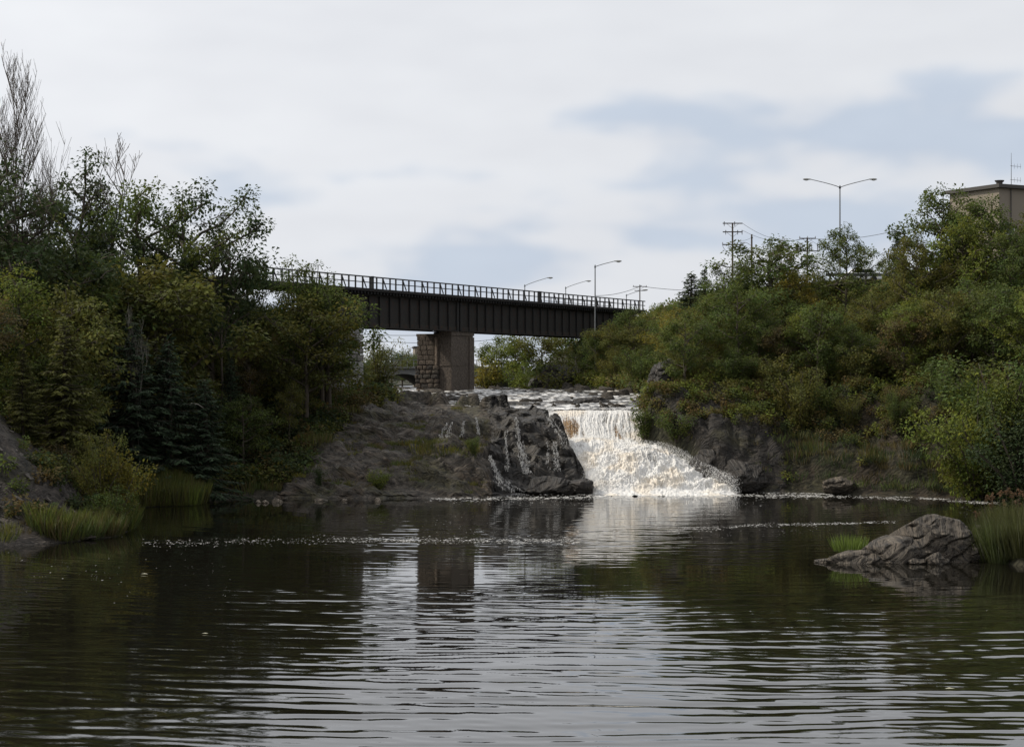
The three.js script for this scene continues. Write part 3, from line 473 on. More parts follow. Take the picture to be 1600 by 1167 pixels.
// ---------------------------------------------------------------- railway bridge
const bdn = px => 1 / (0.006369 - 3.477e-6 * (px - 600));
const bpt = px => { const d = bdn(px); return new THREE.Vector2(PX(px, d), -d * S); };
const B0 = bpt(340), B1 = bpt(1000), bLen = B0.distanceTo(B1), bAng = Math.atan2(-(B1.y - B0.y), B1.x - B0.x);
const sOf = px => bpt(px).distanceTo(B0);
const YT = 19.45, YB = 15.4;   // deck edge and girder foot
const bridgeAt = (name, px, y) => { const p = bpt(px), g = group(name, p.x, y, p.y); g.rotation.y = bAng; return g; };
{
  const g = bridgeAt('railway_bridge', 340, YB), top_ = YT - YB;
  tag(g, 'dark rusty plate girder railway bridge crossing above the waterfall', 'bridge');
  const spans = [[sOf(505), sOf(714)], [sOf(717), sOf(992)]];
  for (const [a, b] of spans) for (const z of [0, -3.4]) {
    const L = b - a, cx = (a + b) / 2;
    const web = mesh('girder', box(L, top_ - 0.75, 0.05, cx, (top_ - 0.75) / 2 + 0.1, z), M.steel, g);
    mesh('bottom_flange', box(L, 0.09, 0.52, cx, 0.05, z), M.steel, web);
    mesh('bottom_angle', box(L, 0.42, 0.05, cx, 0.31, z + 0.06), M.flange, web);
    mesh('top_flange', box(L, 0.09, 0.52, cx, top_ - 0.66, z), M.steel, web);
    const n = Math.round(L / 1.9);
    for (let i = 0; i <= n; i++) { const s = a + 0.12 + (L - 0.24) * i / n; mesh('stiffener', box(i % n === 0 ? 0.34 : 0.12, top_ - 0.86, 0.2, s, (top_ - 0.86) / 2 + 0.12, z + 0.12), M.steelDark, web); }
    if (z === 0) for (let i = 0; i < n; i += 2) { const s = a + 1.2 + (L - 2) * i / n; mesh('cross_brace', box(0.14, 0.16, 3.1, s, 0.42, -1.7), M.steelDark, web); }
  }
  mesh('deck', box(bLen, 0.3, 5.0, bLen / 2, top_ - 0.15, -1.65), M.deck, g);
  const nt = 150, tie = box(0.24, 0.26, 4.7);
  const ties = []; for (let i = 0; i < nt; i++) ties.push(tie.clone().translate(bLen * (i + 0.5) / nt, top_ - 0.45, -1.62)); const tm = mesh('deck_timbers', mergeGeometries(ties), M.deck, g); tm.userData.kind = 'stuff';
  // hand rail along the near edge
  const rl = mesh('railing', box(bLen, 0.13, 0.12, bLen / 2, top_ + 1.2, 0.78), M.rail, g);
  mesh('mid_rail', box(bLen, 0.09, 0.07, bLen / 2, top_ + 0.62, 0.78), M.rail, rl);
  const np = Math.floor(bLen / 1.25), r = rng(9);
  for (let i = 0; i <= np; i++) {
    const s = i * 1.25 + (r() - 0.5) * 0.22; mesh('post', box(0.13, 1.2, 0.13, s, top_ + 0.6, 0.70), M.rail, rl);
    if (i % 3 === 0) { const b = mesh('brace', box(0.11, 1.25, 0.08), M.rail, rl); b.position.set(s + 0.35, top_ + 0.58, 0.70); b.rotation.z = 0.56; }
  }
  for (const px of [573, 834, 836.5]) mesh('end_post', box(0.24, 1.34, 0.24, sOf(px), top_ + 0.63, 0.70), M.rail, rl);
  const s0 = sOf(893), L = bLen - s0, rf = mesh('railing', box(L, 0.08, 0.08, s0 + L / 2, top_ + 1.16, -4.0), M.rail, g);
  mesh('mid_rail', box(L, 0.06, 0.06, s0 + L / 2, top_ + 0.6, -4.0), M.rail, rf);
  for (let s = s0; s < bLen; s += 1.85) mesh('post', box(0.09, 1.16, 0.09, s, top_ + 0.58, -4.0), M.rail, rf);
  top(g);
}
// pier: hewn stone below, plastered blocks above, a concrete end carrying the girders
{
  const r = rng(31), y0 = 8.0, g = bridgeAt('bridge_pier', 705, y0), hT = YB - y0, e = sOf(739) - sOf(705);
  tag(g, 'tall stone and brown concrete bridge pier standing in the rapids', 'bridge pier');
  mesh('concrete_end', box(e, hT - 0.45, 1.5, e / 2, (hT - 0.45) / 2, -0.75), M.concrete, g);
  mesh('cap', box(e + 0.22, 0.44, 1.7, e / 2, hT - 0.225, -0.75), M.concrete, g);
  mesh('plinth', box(e + 0.3, 0.75, 1.75, e / 2, 0.37, -0.73), M.concrete, g);
  mesh('pilaster', box(1.0, hT - 0.6, 0.16, e - 0.48, (hT - 0.6) / 2, 0.08), M.concrete, g);
  mesh('ledge_band', box(e + 0.12, 0.14, 1.6, e / 2, 3.55, -0.76), M.concrete, g);
  mesh('bearing_block', box(e * 0.62, 0.9, 1.4, e / 2, hT - 0.5, -2.25), M.steelDark, g);
  mesh('shaft', box(e - 0.1, hT - 0.55, 3.0, e / 2, (hT - 0.55) / 2, -3.0), M.concrete, g);
  mesh('coping', box(e + 0.3, 0.3, 3.2, e / 2, hT - 0.4, -3.05), M.concrete, g);
  mesh('quoin_strip', box(0.3, 3.2, 0.26, -0.02, 5.15, -2.0), tint(M.concrete, 0.32, 0.25, 0.19), g);
  const mats = [[0.135, 0.105, 0.08], [0.10, 0.085, 0.068], [0.165, 0.13, 0.10], [0.075, 0.064, 0.055]].map(c => { const m = M.greyConcrete.clone(); m.color = C(...c); m.bumpMap = rockBump; m.bumpScale = 0.08; m.roughness = 0.95; return m; });
  const rows = 7, hh = 3.55 / rows;
  for (let k = 0; k < rows; k++) { let z = -1.55; while (z > -4.55) { const w = Math.min(0.55 + r() * 0.55, z + 4.6 + 0.1); if (w < 0.2) break; const st = mesh('stone', stoneGeo(w - 0.05, hh - 0.05, 0.5, r, 0.09), mats[Math.floor(r() * 4)], g); st.position.set(-0.08 - r() * 0.12, hh * (k + 0.5), z - w / 2); st.rotation.y = -Math.PI / 2; z -= w; } }
  const rows2 = 6, h2 = 3.3 / rows2;
  for (let k = 0; k < rows2; k++) { let z = -2.2; while (z > -4.5) { const w = Math.min(0.7 + r() * 0.5, z + 4.56); if (w < 0.2) break; const st = mesh('stone', stoneGeo(w - 0.03, h2 - 0.03, 0.34, r, 0.02), mats[k % 3 === 0 ? 2 : 0], g); st.position.set(0.0, 3.62 + h2 * (k + 0.5), z - w / 2); st.rotation.y = -Math.PI / 2; z -= w; } }
  top(g);
}
// left abutment of pale stone, half hidden by branches; right abutment of concrete
{
  const r = rng(37), y0 = 8.2, g = bridgeAt('bridge_abutment', 549, y0), hT = YB - y0 - 0.05; tag(g, 'pale stone abutment behind the leafy branches at the left end of the bridge', 'abutment');
  mesh('core', box(8, hT, 6.4, -4.3, hT / 2, -1.9), M.concrete, g);
  const mats = [[0.36, 0.35, 0.33], [0.25, 0.23, 0.21], [0.44, 0.43, 0.41]].map(c => { const m = M.greyConcrete.clone(); m.color = C(...c); return m; });
  const rows = 10, hh = hT / rows;
  for (let k = 0; k < rows; k++) { let s = 0; while (s > -7) { const w = 0.8 + r() * 0.7; const st = mesh('stone', stoneGeo(w - 0.05, hh - 0.05, 0.5, r, 0.07), mats[Math.floor(r() * 3)], g); st.position.set(s - w / 2 - 0.1, hh * (k + 0.5), 1.38); s -= w; } let z = 1.4; while (z > -4.6) { const w = 0.8 + r() * 0.7; const st = mesh('stone', stoneGeo(w - 0.05, hh - 0.05, 0.5, r, 0.07), mats[Math.floor(r() * 3)], g); st.position.set(-0.2, hh * (k + 0.5), z - w / 2); st.rotation.y = Math.PI / 2; z -= w; } }
  top(g);
  const q = bridgeAt('bridge_abutment', 968, 11), h2 = YB - 11 - 0.05; tag(q, 'grey concrete abutment under the right end of the bridge, partly behind bushes', 'abutment');
  mesh('wall', box(7, h2, 5.4, 3.4, h2 / 2, -1.3), M.greyConcrete, q); mesh('wing_wall', box(3, h2 - 0.8, 0.5, -1.2, (h2 - 0.8) / 2, 1.8), M.greyConcrete, q); mesh('bearing_shelf', box(1.2, 0.4, 5.0, -0.5, h2 - 1.2, -1.3), M.greyConcrete, q);
  top(q);
}
// far arched road bridge
{
  const a = P3(560, 598, 250), b = P3(830, 598, 262), L = Math.hypot(b.x - a.x, b.z - a.z), g = group('arch_bridge', a.x, 8, a.z); g.rotation.y = Math.atan2(-(b.z - a.z), b.x - a.x);
  tag(g, 'low grey concrete arch bridge far upstream, seen behind the pier', 'bridge');
  const top_ = 4.0, sh = new THREE.Shape(); sh.moveTo(0, 0); sh.lineTo(L, 0); sh.lineTo(L, top_); sh.lineTo(0, top_); sh.closePath();
  for (let k = 0; k < 2; k++) { const c = L * (0.25 + 0.5 * k), w = L * 0.19, h = new THREE.Path(); h.moveTo(c - w, 0.1); for (let i = 1; i <= 20; i++) { const t = i / 20; h.lineTo(c - w + 2 * w * t, 0.1 + 3.0 * Math.pow(Math.sin(Math.PI * t), 0.7)); } h.closePath(); sh.holes.push(h); }
  const ex = new THREE.ExtrudeGeometry(sh, { depth: 8, bevelEnabled: false }); ex.translate(0, 0, -8); mesh('arch_wall', ex, M.greyConcrete, g);
  mesh('deck', box(L, 0.35, 8.8, L / 2, top_ + 0.18, -4), M.greyConcrete, g); mesh('rail', box(L, 0.1, 0.1, L / 2, top_ + 1.5, 0.2), M.galv, g); mesh('rail', box(L, 0.08, 0.08, L / 2, top_ + 0.9, 0.2), M.galv, g);
  for (let s = 0.5; s < L; s += 1.2) mesh('post', box(0.1, 1.2, 0.1, s, top_ + 0.95, 0.2), M.galv, g);
  top(g);
}

// ---------------------------------------------------------------- street lamps, poles and wires
function lampHeadGeo() { const pts = [[0, 0.06], [0.2, 0.09], [0.45, 0.14], [0.75, 0.13], [0.92, 0.06], [0.96, 0.0]].map(([y, r]) => new THREE.Vector2(r, y)); const g = new THREE.LatheGeometry(pts, 12); g.rotateZ(-Math.PI / 2); g.scale(1, 0.8, 1.15); return g; }
const headG = lampHeadGeo(), lensG = (() => { const g = new THREE.SphereGeometry(0.15, 12, 6, 0, 6.3, Math.PI / 2, Math.PI / 2); g.scale(1.7, 0.9, 0.95); g.translate(0.55, -0.03, 0); return g; })();
function streetLamp(px, pyTop, dn, label, arms = [1], reach = 2.5, rise = 0.9, base) {
  const x = PX(px, dn), yb = base ?? terrainH(x, dn) - 0.3, yt = PY(pyTop, dn) - rise, h = yt - yb, g = group('street_lamp', x, yb, -dn * S); tag(g, label, 'street lamp', 'street lamps along the road');
  mesh('pole', tube([V(0, 0, 0), V(0, h * 0.5, 0), V(0, h + 0.25, 0)], 0.11, 0.065, 10), M.galv, g);
  mesh('base_plate', box(0.36, 0.12, 0.36, 0, 0.32, 0), M.galv, g);
  for (const d of arms) {
    const pts = []; for (let i = 0; i <= 10; i++) { const t = i / 10; pts.push(V(d * reach * t, h + rise * Math.pow(t, 0.8), 0)); }
    const arm = mesh('arm', tube(pts, 0.045, 0.04, 8), M.galv, g), hd = mesh('lamp_head', headG, M.lampHead, arm); hd.position.set(d * (reach - 0.1), h + rise, 0); hd.rotation.y = d < 0 ? Math.PI : 0;
    mesh('clamp', box(0.2, 0.22, 0.2, 0, h, 0), M.galv, arm);
    const ln = mesh('lens', lensG, M.lens, arm); ln.position.copy(hd.position); ln.rotation.y = hd.rotation.y;
  }
  return top(g);
}
streetLamp(1313, 280, 168, 'tall grey street lamp with two arms spreading left and right', [1, -1], 3.4, 0.95);
streetLamp(930, 408, 179, 'tall single-arm street lamp standing in front of the right end of the bridge', [1], 2.4, 0.7, 11);
streetLamp(820, 434, 232, 'single-arm street lamp behind the bridge rail, leftmost of the three above the bridge', [1], 3.6, 1.3);
streetLamp(884, 439, 245, 'single-arm street lamp behind the bridge rail, between the leftmost one and the tall near one', [1], 3.4, 1.2);
streetLamp(979, 453, 262, 'small far street lamp peeping over the bushes at the right end of the bridge', [1], 3.0, 1.0);
{ const x = PX(583, 270), y = 9, g = group('street_lamp', x, y, -270 * S); tag(g, 'thin distant lamp pole seen through the gap under the bridge', 'street lamp', 'street lamps along the road'); mesh('pole', tube([V(0, 0, 0), V(0, 14, 0)], 0.12, 0.1, 8), M.galv, g); mesh('arm', tube([V(0, 13.8, 0), V(1.2, 14.3, 0), V(2.2, 14.4, 0)], 0.05, 0.04, 6), M.galv, g); top(g); }
function utilityPole(px, pyTop, dn, label, arms, h0) {
  const x = PX(px, dn), yt = PY(pyTop, dn), yb = h0 ?? terrainH(x, dn) - 0.4, h = yt - yb, g = group('utility_pole', x, yb, -dn * S); tag(g, label, 'utility pole', 'wooden utility poles');
  mesh('pole', tube([V(0, 0, 0), V(0, h * 0.5, 0), V(0, h, 0)], 0.17, 0.12, 9), M.wood, g);
  for (const a of arms) {
    const y = h - a.d, c = mesh('crossarm', box(a.w, 0.15, 0.12, a.o || 0, y, 0.15), M.wood, g); c.rotation.z = 0;
    if (a.brace) for (const s of [-1, 1]) { const b = mesh('brace', tube([V(s * a.w * 0.3, y - 0.05, 0.14), V(0, y - 0.75, 0.1)], 0.025, 0.025, 5), M.galv, c); }
    for (const t of a.ins || []) { const i = mesh('insulator', tube(a.up ? [V(t * a.w / 2, y + 0.06, 0.15), V(t * a.w / 2, y + 0.2, 0.15), V(t * a.w / 2, y + 0.34, 0.15)] : [V(t * a.w / 2, y + 0.26, 0.15), V(t * a.w / 2, y, 0.15), V(t * a.w / 2, y - 0.4, 0.15)], 0.08, 0.05, 7), M.ceramic, c); }
    for (const t of a.cut || []) { mesh('fuse_cutout', mergeGeometries([box(0.42, 0.09, 0.14, t * a.w / 2, y + 0.95, 0.15), box(0.11, 0.85, 0.12, t * a.w / 2 - 0.14, y + 0.5, 0.15), box(0.08, 0.85, 0.1, t * a.w / 2 + 0.14, y + 0.5, 0.15)]), M.ceramic, c); }
    for (const [t, dy] of a.drop || []) { const pts = []; for (let i = 0; i <= 8; i++) { const q = i / 8; pts.push(V(t * a.w / 2 * (1 - q * q), y - dy * q, 0.2)); } mesh('drop_cable', tube(pts, 0.03, 0.03, 4), M.wire, c); }
  }
  return top(g);
}
utilityPole(1145, 348, 215, 'wooden utility pole with three stacked crossarms above the right-hand trees', [{ d: 0.1, w: 2.9, brace: 1, ins: [-0.85, 0.2] }, { d: 1.35, w: 2.9, brace: 1, ins: [-0.7, 0.5, 0.95] }, { d: 3.2, w: 3.0, o: 0, ins: [-0.98, -0.4, 0.2, 0.8], up: 1, drop: [[-0.98, 1.6], [-0.4, 1.3], [0.7, 1.4]] }]);
utilityPole(1262, 371, 215, 'wooden utility pole with two crossarms and fuse boxes, left of the two-armed street lamp', [{ d: 0.15, w: 2.4, brace: 1, ins: [-0.95, 0, 0.95], up: 1 }, { d: 2.0, w: 3.5, ins: [], cut: [-0.86, 0.26, 0.92] }, { d: 2.85, w: 2.0, ins: [-0.6, 0.9], up: 1, drop: [[-0.9, 1.4], [-0.5, 1.2], [0.5, 1.2], [0.9, 1.3]] }]);
utilityPole(1175, 366, 212, 'short bare dark pole stub right of the three-armed utility pole', [{ d: 0.5, w: 0.3 }]);
utilityPole(1000, 445, 330, 'small far utility pole on the horizon beyond the right end of the bridge', [{ d: 0.4, w: 3.2, brace: 1, ins: [-0.9, 0.9], up: 1 }, { d: 1.3, w: 2.4 }]);
utilityPole(593, 528, 330, 'small distant utility pole seen through the gap under the bridge', [{ d: 0.15, w: 1.6, ins: [-0.9, 0.9], up: 1 }, { d: 0.9, w: 1.5 }], 12);
function wire(p, q, sag, label, r = 0.022) { const pts = []; for (let i = 0; i <= 24; i++) { const t = i / 24; pts.push(V().lerpVectors(p, q, t).add(V(0, -sag * 4 * t * (1 - t), 0))); } top(tag(mesh('power_line', tube(pts, r, r, 4), M.wire), label, 'power line', 'overhead wires')); }
wire(P3(1161, 349, 215), P3(1262, 372, 215), 1.2, 'wire from the top crossarm of the three-armed pole to the fuse-box pole');
wire(P3(1161, 360, 215), P3(1250, 374, 215), 0.8, 'lower wire from the three-armed pole to the fuse-box pole');
wire(P3(1160, 376, 215), P3(1175, 371, 212), 0.1, 'short wire from the three-armed pole up to the bare stub');
wire(P3(1158, 380, 215), P3(1175, 385, 212), -0.3, 'short curved cable from the three-armed pole down to the bare stub', 0.035);
wire(P3(1275, 373, 215), P3(1480, 334, 170), 1.0, 'wire from the fuse-box pole rising right across the sky', 0.03);
wire(P3(1263, 372, 215), P3(1320, 395, 225), 0.5, 'faint wire falling right from the fuse-box pole');
wire(P3(1003, 446, 330), P3(930, 462, 300), 0.6, 'wire running down left from the far pole over the bridge', 0.05);
wire(P3(1000, 447, 330), P3(1150, 452, 330), 0.6, 'wire running right from the far pole into the trees', 0.05);
wire(P3(560, 522, 300), P3(800, 512, 300), 0.8, 'upper wire in the gap under the bridge', 0.05);
wire(P3(593, 533, 330), P3(800, 527, 330), 0.8, 'lower wire in the gap under the bridge', 0.05);

// ---------------------------------------------------------------- road, guard rail, cars and building on the right bank
{
  const dR = 158, road = mesh('road', box(220, 0.12, 9, 0, 0, 0), M.asphalt); road.position.set(PX(1290, dR) + 110, 20.72, -(dR + 8) * S); road.userData.kind = 'structure'; road.userData.label = 'asphalt road along the top of the right bank'; top(road);
  const x0 = PX(1290, dR - 2), x1 = PX(1660, dR - 2), g = group('guard_rail', x0, 20.1, -(dR - 2) * S); tag(g, 'grey steel guard rail along the road on top of the right bank', 'guard rail');
  const prof = [[0, 0], [0.08, 0.06], [0, 0.12], [0, 0.18], [0.08, 0.25], [0, 0.32]], L = x1 - x0, pos = [], idx = []; prof.forEach(([z, y], i) => { pos.push(0, 0.75 + y, z + 0.1, L, 0.75 + y, z + 0.1); if (i) idx.push(i * 2 - 2, i * 2 - 1, i * 2, i * 2 - 1, i * 2 + 1, i * 2); });
  const rm = mesh('rail', geoFrom(pos, idx), M.galv.clone(), g); rm.material.side = THREE.DoubleSide; for (let s = 0.5; s < L; s += 3.8) mesh('post', box(0.16, 1.25, 0.16, s, 0.45, 0), M.wood, g);
  top(g);
}
function car(px, dn, len, mat, label, turn) {
  const g = group('parked_car', PX(px, dn), 20.79, -dn * S); g.rotation.y = turn; tag(g, label, 'car', 'cars parked above the right bank');
  const sh = new THREE.Shape(); [[-len / 2, 0.35], [-len / 2, 0.8], [-len * 0.42, 0.95], [-len * 0.3, 0.98], [-len * 0.17, 1.42], [len * 0.22, 1.45], [len * 0.38, 1.0], [len * 0.48, 0.93], [len / 2, 0.7], [len / 2, 0.35]].forEach(([x, y], i) => i ? sh.lineTo(x, y) : sh.moveTo(x, y)); sh.closePath();
  const e = new THREE.ExtrudeGeometry(sh, { depth: 1.5, bevelEnabled: true, bevelSize: 0.08, bevelThickness: 0.1, bevelSegments: 2 }); e.translate(0, 0, -0.75); const body = mesh('body', e, mat, g);
  for (const s of [-1, 1]) { const ws = new THREE.Shape(); [[-len * 0.26, 1.02], [-len * 0.15, 1.36], [len * 0.2, 1.38], [len * 0.33, 1.02]].forEach(([x, y], i) => i ? ws.lineTo(x, y) : ws.moveTo(x, y)); const we = new THREE.ExtrudeGeometry(ws, { depth: 0.02, bevelEnabled: false }); we.translate(0, 0, s > 0 ? 0.86 : -0.88); mesh('side_window', we, M.glass, g);
    for (const x of [-len * 0.3, len * 0.3]) { const w = new THREE.CylinderGeometry(0.33, 0.33, 0.2, 18); w.rotateX(Math.PI / 2); const t = mesh('wheel', w, M.tyre, g); t.position.set(x, 0.33, s * 0.78); } 
    mesh('headlight', box(0.06, 0.12, 0.3, -len / 2 - 0.05, 0.72, s * 0.55), M.lens, g); }
  top(g);
}
car(1345, 164, 4.3, M.white, 'white car parked behind the guard rail beside the small upright tree', 0.1);
car(1510, 164.5, 4.5, M.white, 'white car glimpsed through the trees below the beige building, left one', 0.05);
car(1588, 165, 4.4, M.redCar, 'red car glimpsed through the trees at the right edge below the building', -0.05);
{
  // beige building with a low dark roof
  const dn = 186, ca = P3(1562, 400, dn), g = group('beige_building', ca.x, 20.6, ca.z); g.rotation.y = 0.5; tag(g, 'beige building with a dark low roof behind the trees at the upper right', 'building');
  const hT = PY(287, dn) - 20.6, W = 20, D = 9;
  mesh('wall', box(W, hT - 0.5, D, W / 2, (hT - 0.5) / 2, -D / 2), M.wall, g);
  mesh('roof', box(W + 1.0, 0.45, D + 1.0, W / 2, hT - 0.27, -D / 2), M.roof, g);
  const flue = mesh('roof_vent', new THREE.CylinderGeometry(0.4, 0.4, 0.5, 14), M.roof, g); flue.position.set(1.4, hT + 0.2, -1.4); const fc = mesh('vent_cap', new THREE.CylinderGeometry(0.62, 0.5, 0.22, 14), M.roof, flue); fc.position.y = 0.32;
  for (let f = 0; f < 3; f++) for (let k = 0; k < 6; k++) { const w = mesh('window', box(1.5, 1.5, 0.1, 1.8 + k * 3.2, 1.9 + f * 3.3, 0.03), M.frame, g); mesh('pane', box(1.3, 1.3, 0.06, 1.8 + k * 3.2, 1.9 + f * 3.3, 0.07), M.glass, w); }
  for (let f = 0; f < 3; f++) for (let k = 0; k < 2; k++) { const w = mesh('window', box(0.1, 1.5, 1.5, -0.03, 1.9 + f * 3.3, -2 - k * 3.6), M.frame, g); mesh('pane', box(0.06, 1.3, 1.3, -0.07, 1.9 + f * 3.3, -2 - k * 3.6), M.glass, w); }
  mesh('downpipe', tube([V(1.9, 0, 0.14), V(1.9, hT - 0.6, 0.14)], 0.07, 0.07, 7), M.roof, g);
  top(g);
  const ap = P3(1581, 286, dn + 1), a = group('roof_antenna', ap.x, 20.6 + hT - 0.04, ap.z); tag(a, 'thin radio antenna mast on the roof of the beige building', 'antenna');
  mesh('mast', tube([V(0, 0, 0), V(0, 2.6, 0), V(0, 4.1, 0)], 0.05, 0.02, 6), M.galv, a);
  for (const [y, l] of [[2.45, 1.25], [0.7, 1.25]]) { const b = mesh('boom', tube([V(-0.1, y, 0), V(l, y - 0.12, 0)], 0.03, 0.02, 5), M.galv, a); for (let k = 1; k < 4; k++) mesh('element', tube([V(l * k / 3.2, y - 0.38, 0), V(l * k / 3.2, y + 0.26, 0)], 0.016, 0.016, 4), M.galv, b); }
  top(a);
}
function house(px, pyTop, dn, W, D, hgt, label, turn, wallMat) {
  const g = group('far_building', PX(px, dn), PY(pyTop, dn) - hgt, -dn * S); g.rotation.y = turn; tag(g, label, 'building');
  mesh('wall', box(W, hgt - 0.3, D, 0, (hgt - 0.3) / 2, -D / 2), wallMat, g); mesh('roof', box(W + 0.6, 0.3, D + 0.6, 0, hgt - 0.15, -D / 2), M.roof, g);
  for (let f = 0; f < Math.floor(hgt / 3); f++) for (let k = -2; k <= 2; k++) { const w = mesh('window', box(1.2, 1.4, 0.1, k * W / 5.4, 1.8 + f * 3, 0.03), M.frame, g); mesh('pane', box(1.0, 1.2, 0.06, k * W / 5.4, 1.8 + f * 3, 0.07), M.glass, w); }
  top(g);
}
house(146, 361, 250, 6, 8, 16, 'small grey flat-roofed building glimpsed between the left-bank trunks', 0.2, M.greyConcrete);
house(690, 541, 330, 12, 10, 9, 'low dark-roofed building among the far trees left of the pier', 0.1, M.wall);

// ---------------------------------------------------------------- trees
const leafPal = {
  green: [0.082, 0.110, 0.026], deep: [0.046, 0.068, 0.024], olive: [0.110, 0.114, 0.026], yellow: [0.165, 0.150, 0.026], bright: [0.130, 0.160, 0.028], brown: [0.112, 0.088, 0.034], blue: [0.046, 0.072, 0.036],
};
const _n = new THREE.Vector3(), _l = new THREE.Vector3(), _s = new THREE.Vector3();
class Leaves {
  constructor() { this.p = []; this.n = []; this.c = []; this.i = []; }
  leaf(x, y, z, dir, nor, len, wid, c) {
    _l.copy(dir).normalize(); _s.crossVectors(nor, _l).normalize(); _n.crossVectors(_l, _s).normalize(); const b = this.p.length / 3, h = wid / 2, m = len * 0.45, lift = wid * 0.18;
    this.p.push(x, y, z, x + _l.x * m + _s.x * h + _n.x * lift, y + _l.y * m + _s.y * h + _n.y * lift, z + _l.z * m + _s.z * h + _n.z * lift, x + _l.x * len, y + _l.y * len, z + _l.z * len, x + _l.x * m - _s.x * h + _n.x * lift, y + _l.y * m - _s.y * h + _n.y * lift, z + _l.z * m - _s.z * h + _n.z * lift);
    for (let k = 0; k < 4; k++) { this.n.push(_n.x, _n.y, _n.z); this.c.push(c[0], c[1], c[2]); }
    this.i.push(b, b + 2, b + 1, b, b + 3, b + 2);
  }
  clump(cx, cy, cz, rad, count, size, r, base, flat = 0.7) {
    const hue = 0.75 + r() * 0.5, warm = (r() - 0.4) * 0.3, d = new THREE.Vector3(), n = new THREE.Vector3();
    for (let k = 0; k < count; k++) {
      let x, y, z; do { x = r() * 2 - 1; y = r() * 2 - 1; z = r() * 2 - 1; } while (x * x + y * y + z * z > 1);
      d.set(x + (r() - 0.5), y * 0.6 - 0.25 + (r() - 0.5) * 0.9, z + (r() - 0.5)); n.set((r() - 0.5) * 1.5 + x * 0.4, 0.7 + r() * 0.6, (r() - 0.5) * 1.5 + z * 0.4);
      const f = hue * (0.72 + r() * 0.56), l = size * (0.6 + r() * 0.8);
      this.leaf(cx + x * rad, cy + y * rad * flat, cz + z * rad, d, n, l, l * (0.5 + r() * 0.25), [base[0] * f * (1 + warm), base[1] * f, base[2] * f * (1 - warm)]);
    }
  }
  build() { const g = geoFrom(this.p, this.i, { normal: this.n, color: this.c }); return g; }
}
// broadleaf tree of nominal height h; returns {wood, crown}
function broadleaf(seed, h, o = {}) {
  const r = rng(seed), wood = [], L = new Leaves(), white = [1, 1, 1], W = o.width ?? 0.62, lo = o.low ?? 0.22, nl = o.limbs ?? 16, leafS = (o.leaf ?? 0.25) * 0.8, dens = (o.dens ?? 34) * 1.35, lean = (r() - 0.5) * 0.12 * h;
  const tr = []; for (let i = 0; i <= 8; i++) { const t = i / 8; tr.push(V(lean * t * t + noise(t * 3, seed, 1) * 0.05 * h * t, h * 0.93 * t, noise(t * 3, seed, 5) * 0.05 * h * t)); }
  wood.push(tube(tr, (o.girth ?? 0.018) * h, 0.0018 * h, 7));
  const at = t => { const f = clamp(t) * 8, i = Math.min(7, Math.floor(f)); return V().lerpVectors(tr[i], tr[i + 1], f - i); };
  const put = (p, k) => { const rad = (o.clump ?? 0.075) * h * (0.7 + r() * 0.6) * k; L.clump(p.x, p.y, p.z, rad, Math.round(dens * (0.7 + r() * 0.6) * k), leafS, r, white, 0.75); };
  for (let k = 0; k < nl; k++) {
    const t = lo + (0.97 - lo) * Math.pow((k + r() * 0.8) / nl, 0.9), q = (t - lo) / (1 - lo), shape = o.cone ? (1.02 - q) * 0.95 + 0.12 : Math.sin(Math.PI * Math.min(1, 0.18 + q * 0.80)) + 0.12;
    const a = k * 2.4 + r() * 0.9, len = W * h * 0.5 * shape * (0.65 + r() * 0.6), p0 = at(t * 0.92), up = (o.up ?? 0.55) * (0.6 + r() * 0.7), d = V(Math.cos(a), up, Math.sin(a)).normalize();
    const pts = [p0]; for (let i = 1; i <= 4; i++) { const s = i / 4; pts.push(p0.clone().addScaledVector(d, len * s).add(V((r() - 0.5) * 0.12 * len, -0.10 * len * s * s + (r() - 0.5) * 0.08 * len, (r() - 0.5) * 0.12 * len))); }
    wood.push(tube(pts, 0.0075 * h * (0.6 + len / h), 0.002 * h, 5));
    const nb = Math.max(2, Math.round(len / h * 16));
    for (let b = 0; b < nb; b++) { const s = 0.35 + 0.65 * (b + r()) / nb, f = s * 4, i = Math.min(3, Math.floor(f)), c = V().lerpVectors(pts[i], pts[i + 1], f - i), e = c.clone().add(V((r() - 0.5) * 0.17 * h, (r() - 0.3) * 0.10 * h, (r() - 0.5) * 0.17 * h)); wood.push(tube([c, c.clone().lerp(e, 0.5).add(V(0, 0.01 * h, 0)), e], 0.003 * h, 0.0012 * h, 4)); put(e, 0.95); if (r() < 0.5) put(c.lerp(e, 0.4), 0.75); }
    put(pts[4], 1);
  }
  put(at(1), 0.9); put(at(0.97).add(V((r() - 0.5) * 0.08 * h, 0.01 * h, (r() - 0.5) * 0.08 * h)), 0.7);
  return { wood: mergeGeometries(wood), crown: L.build(), h };
}
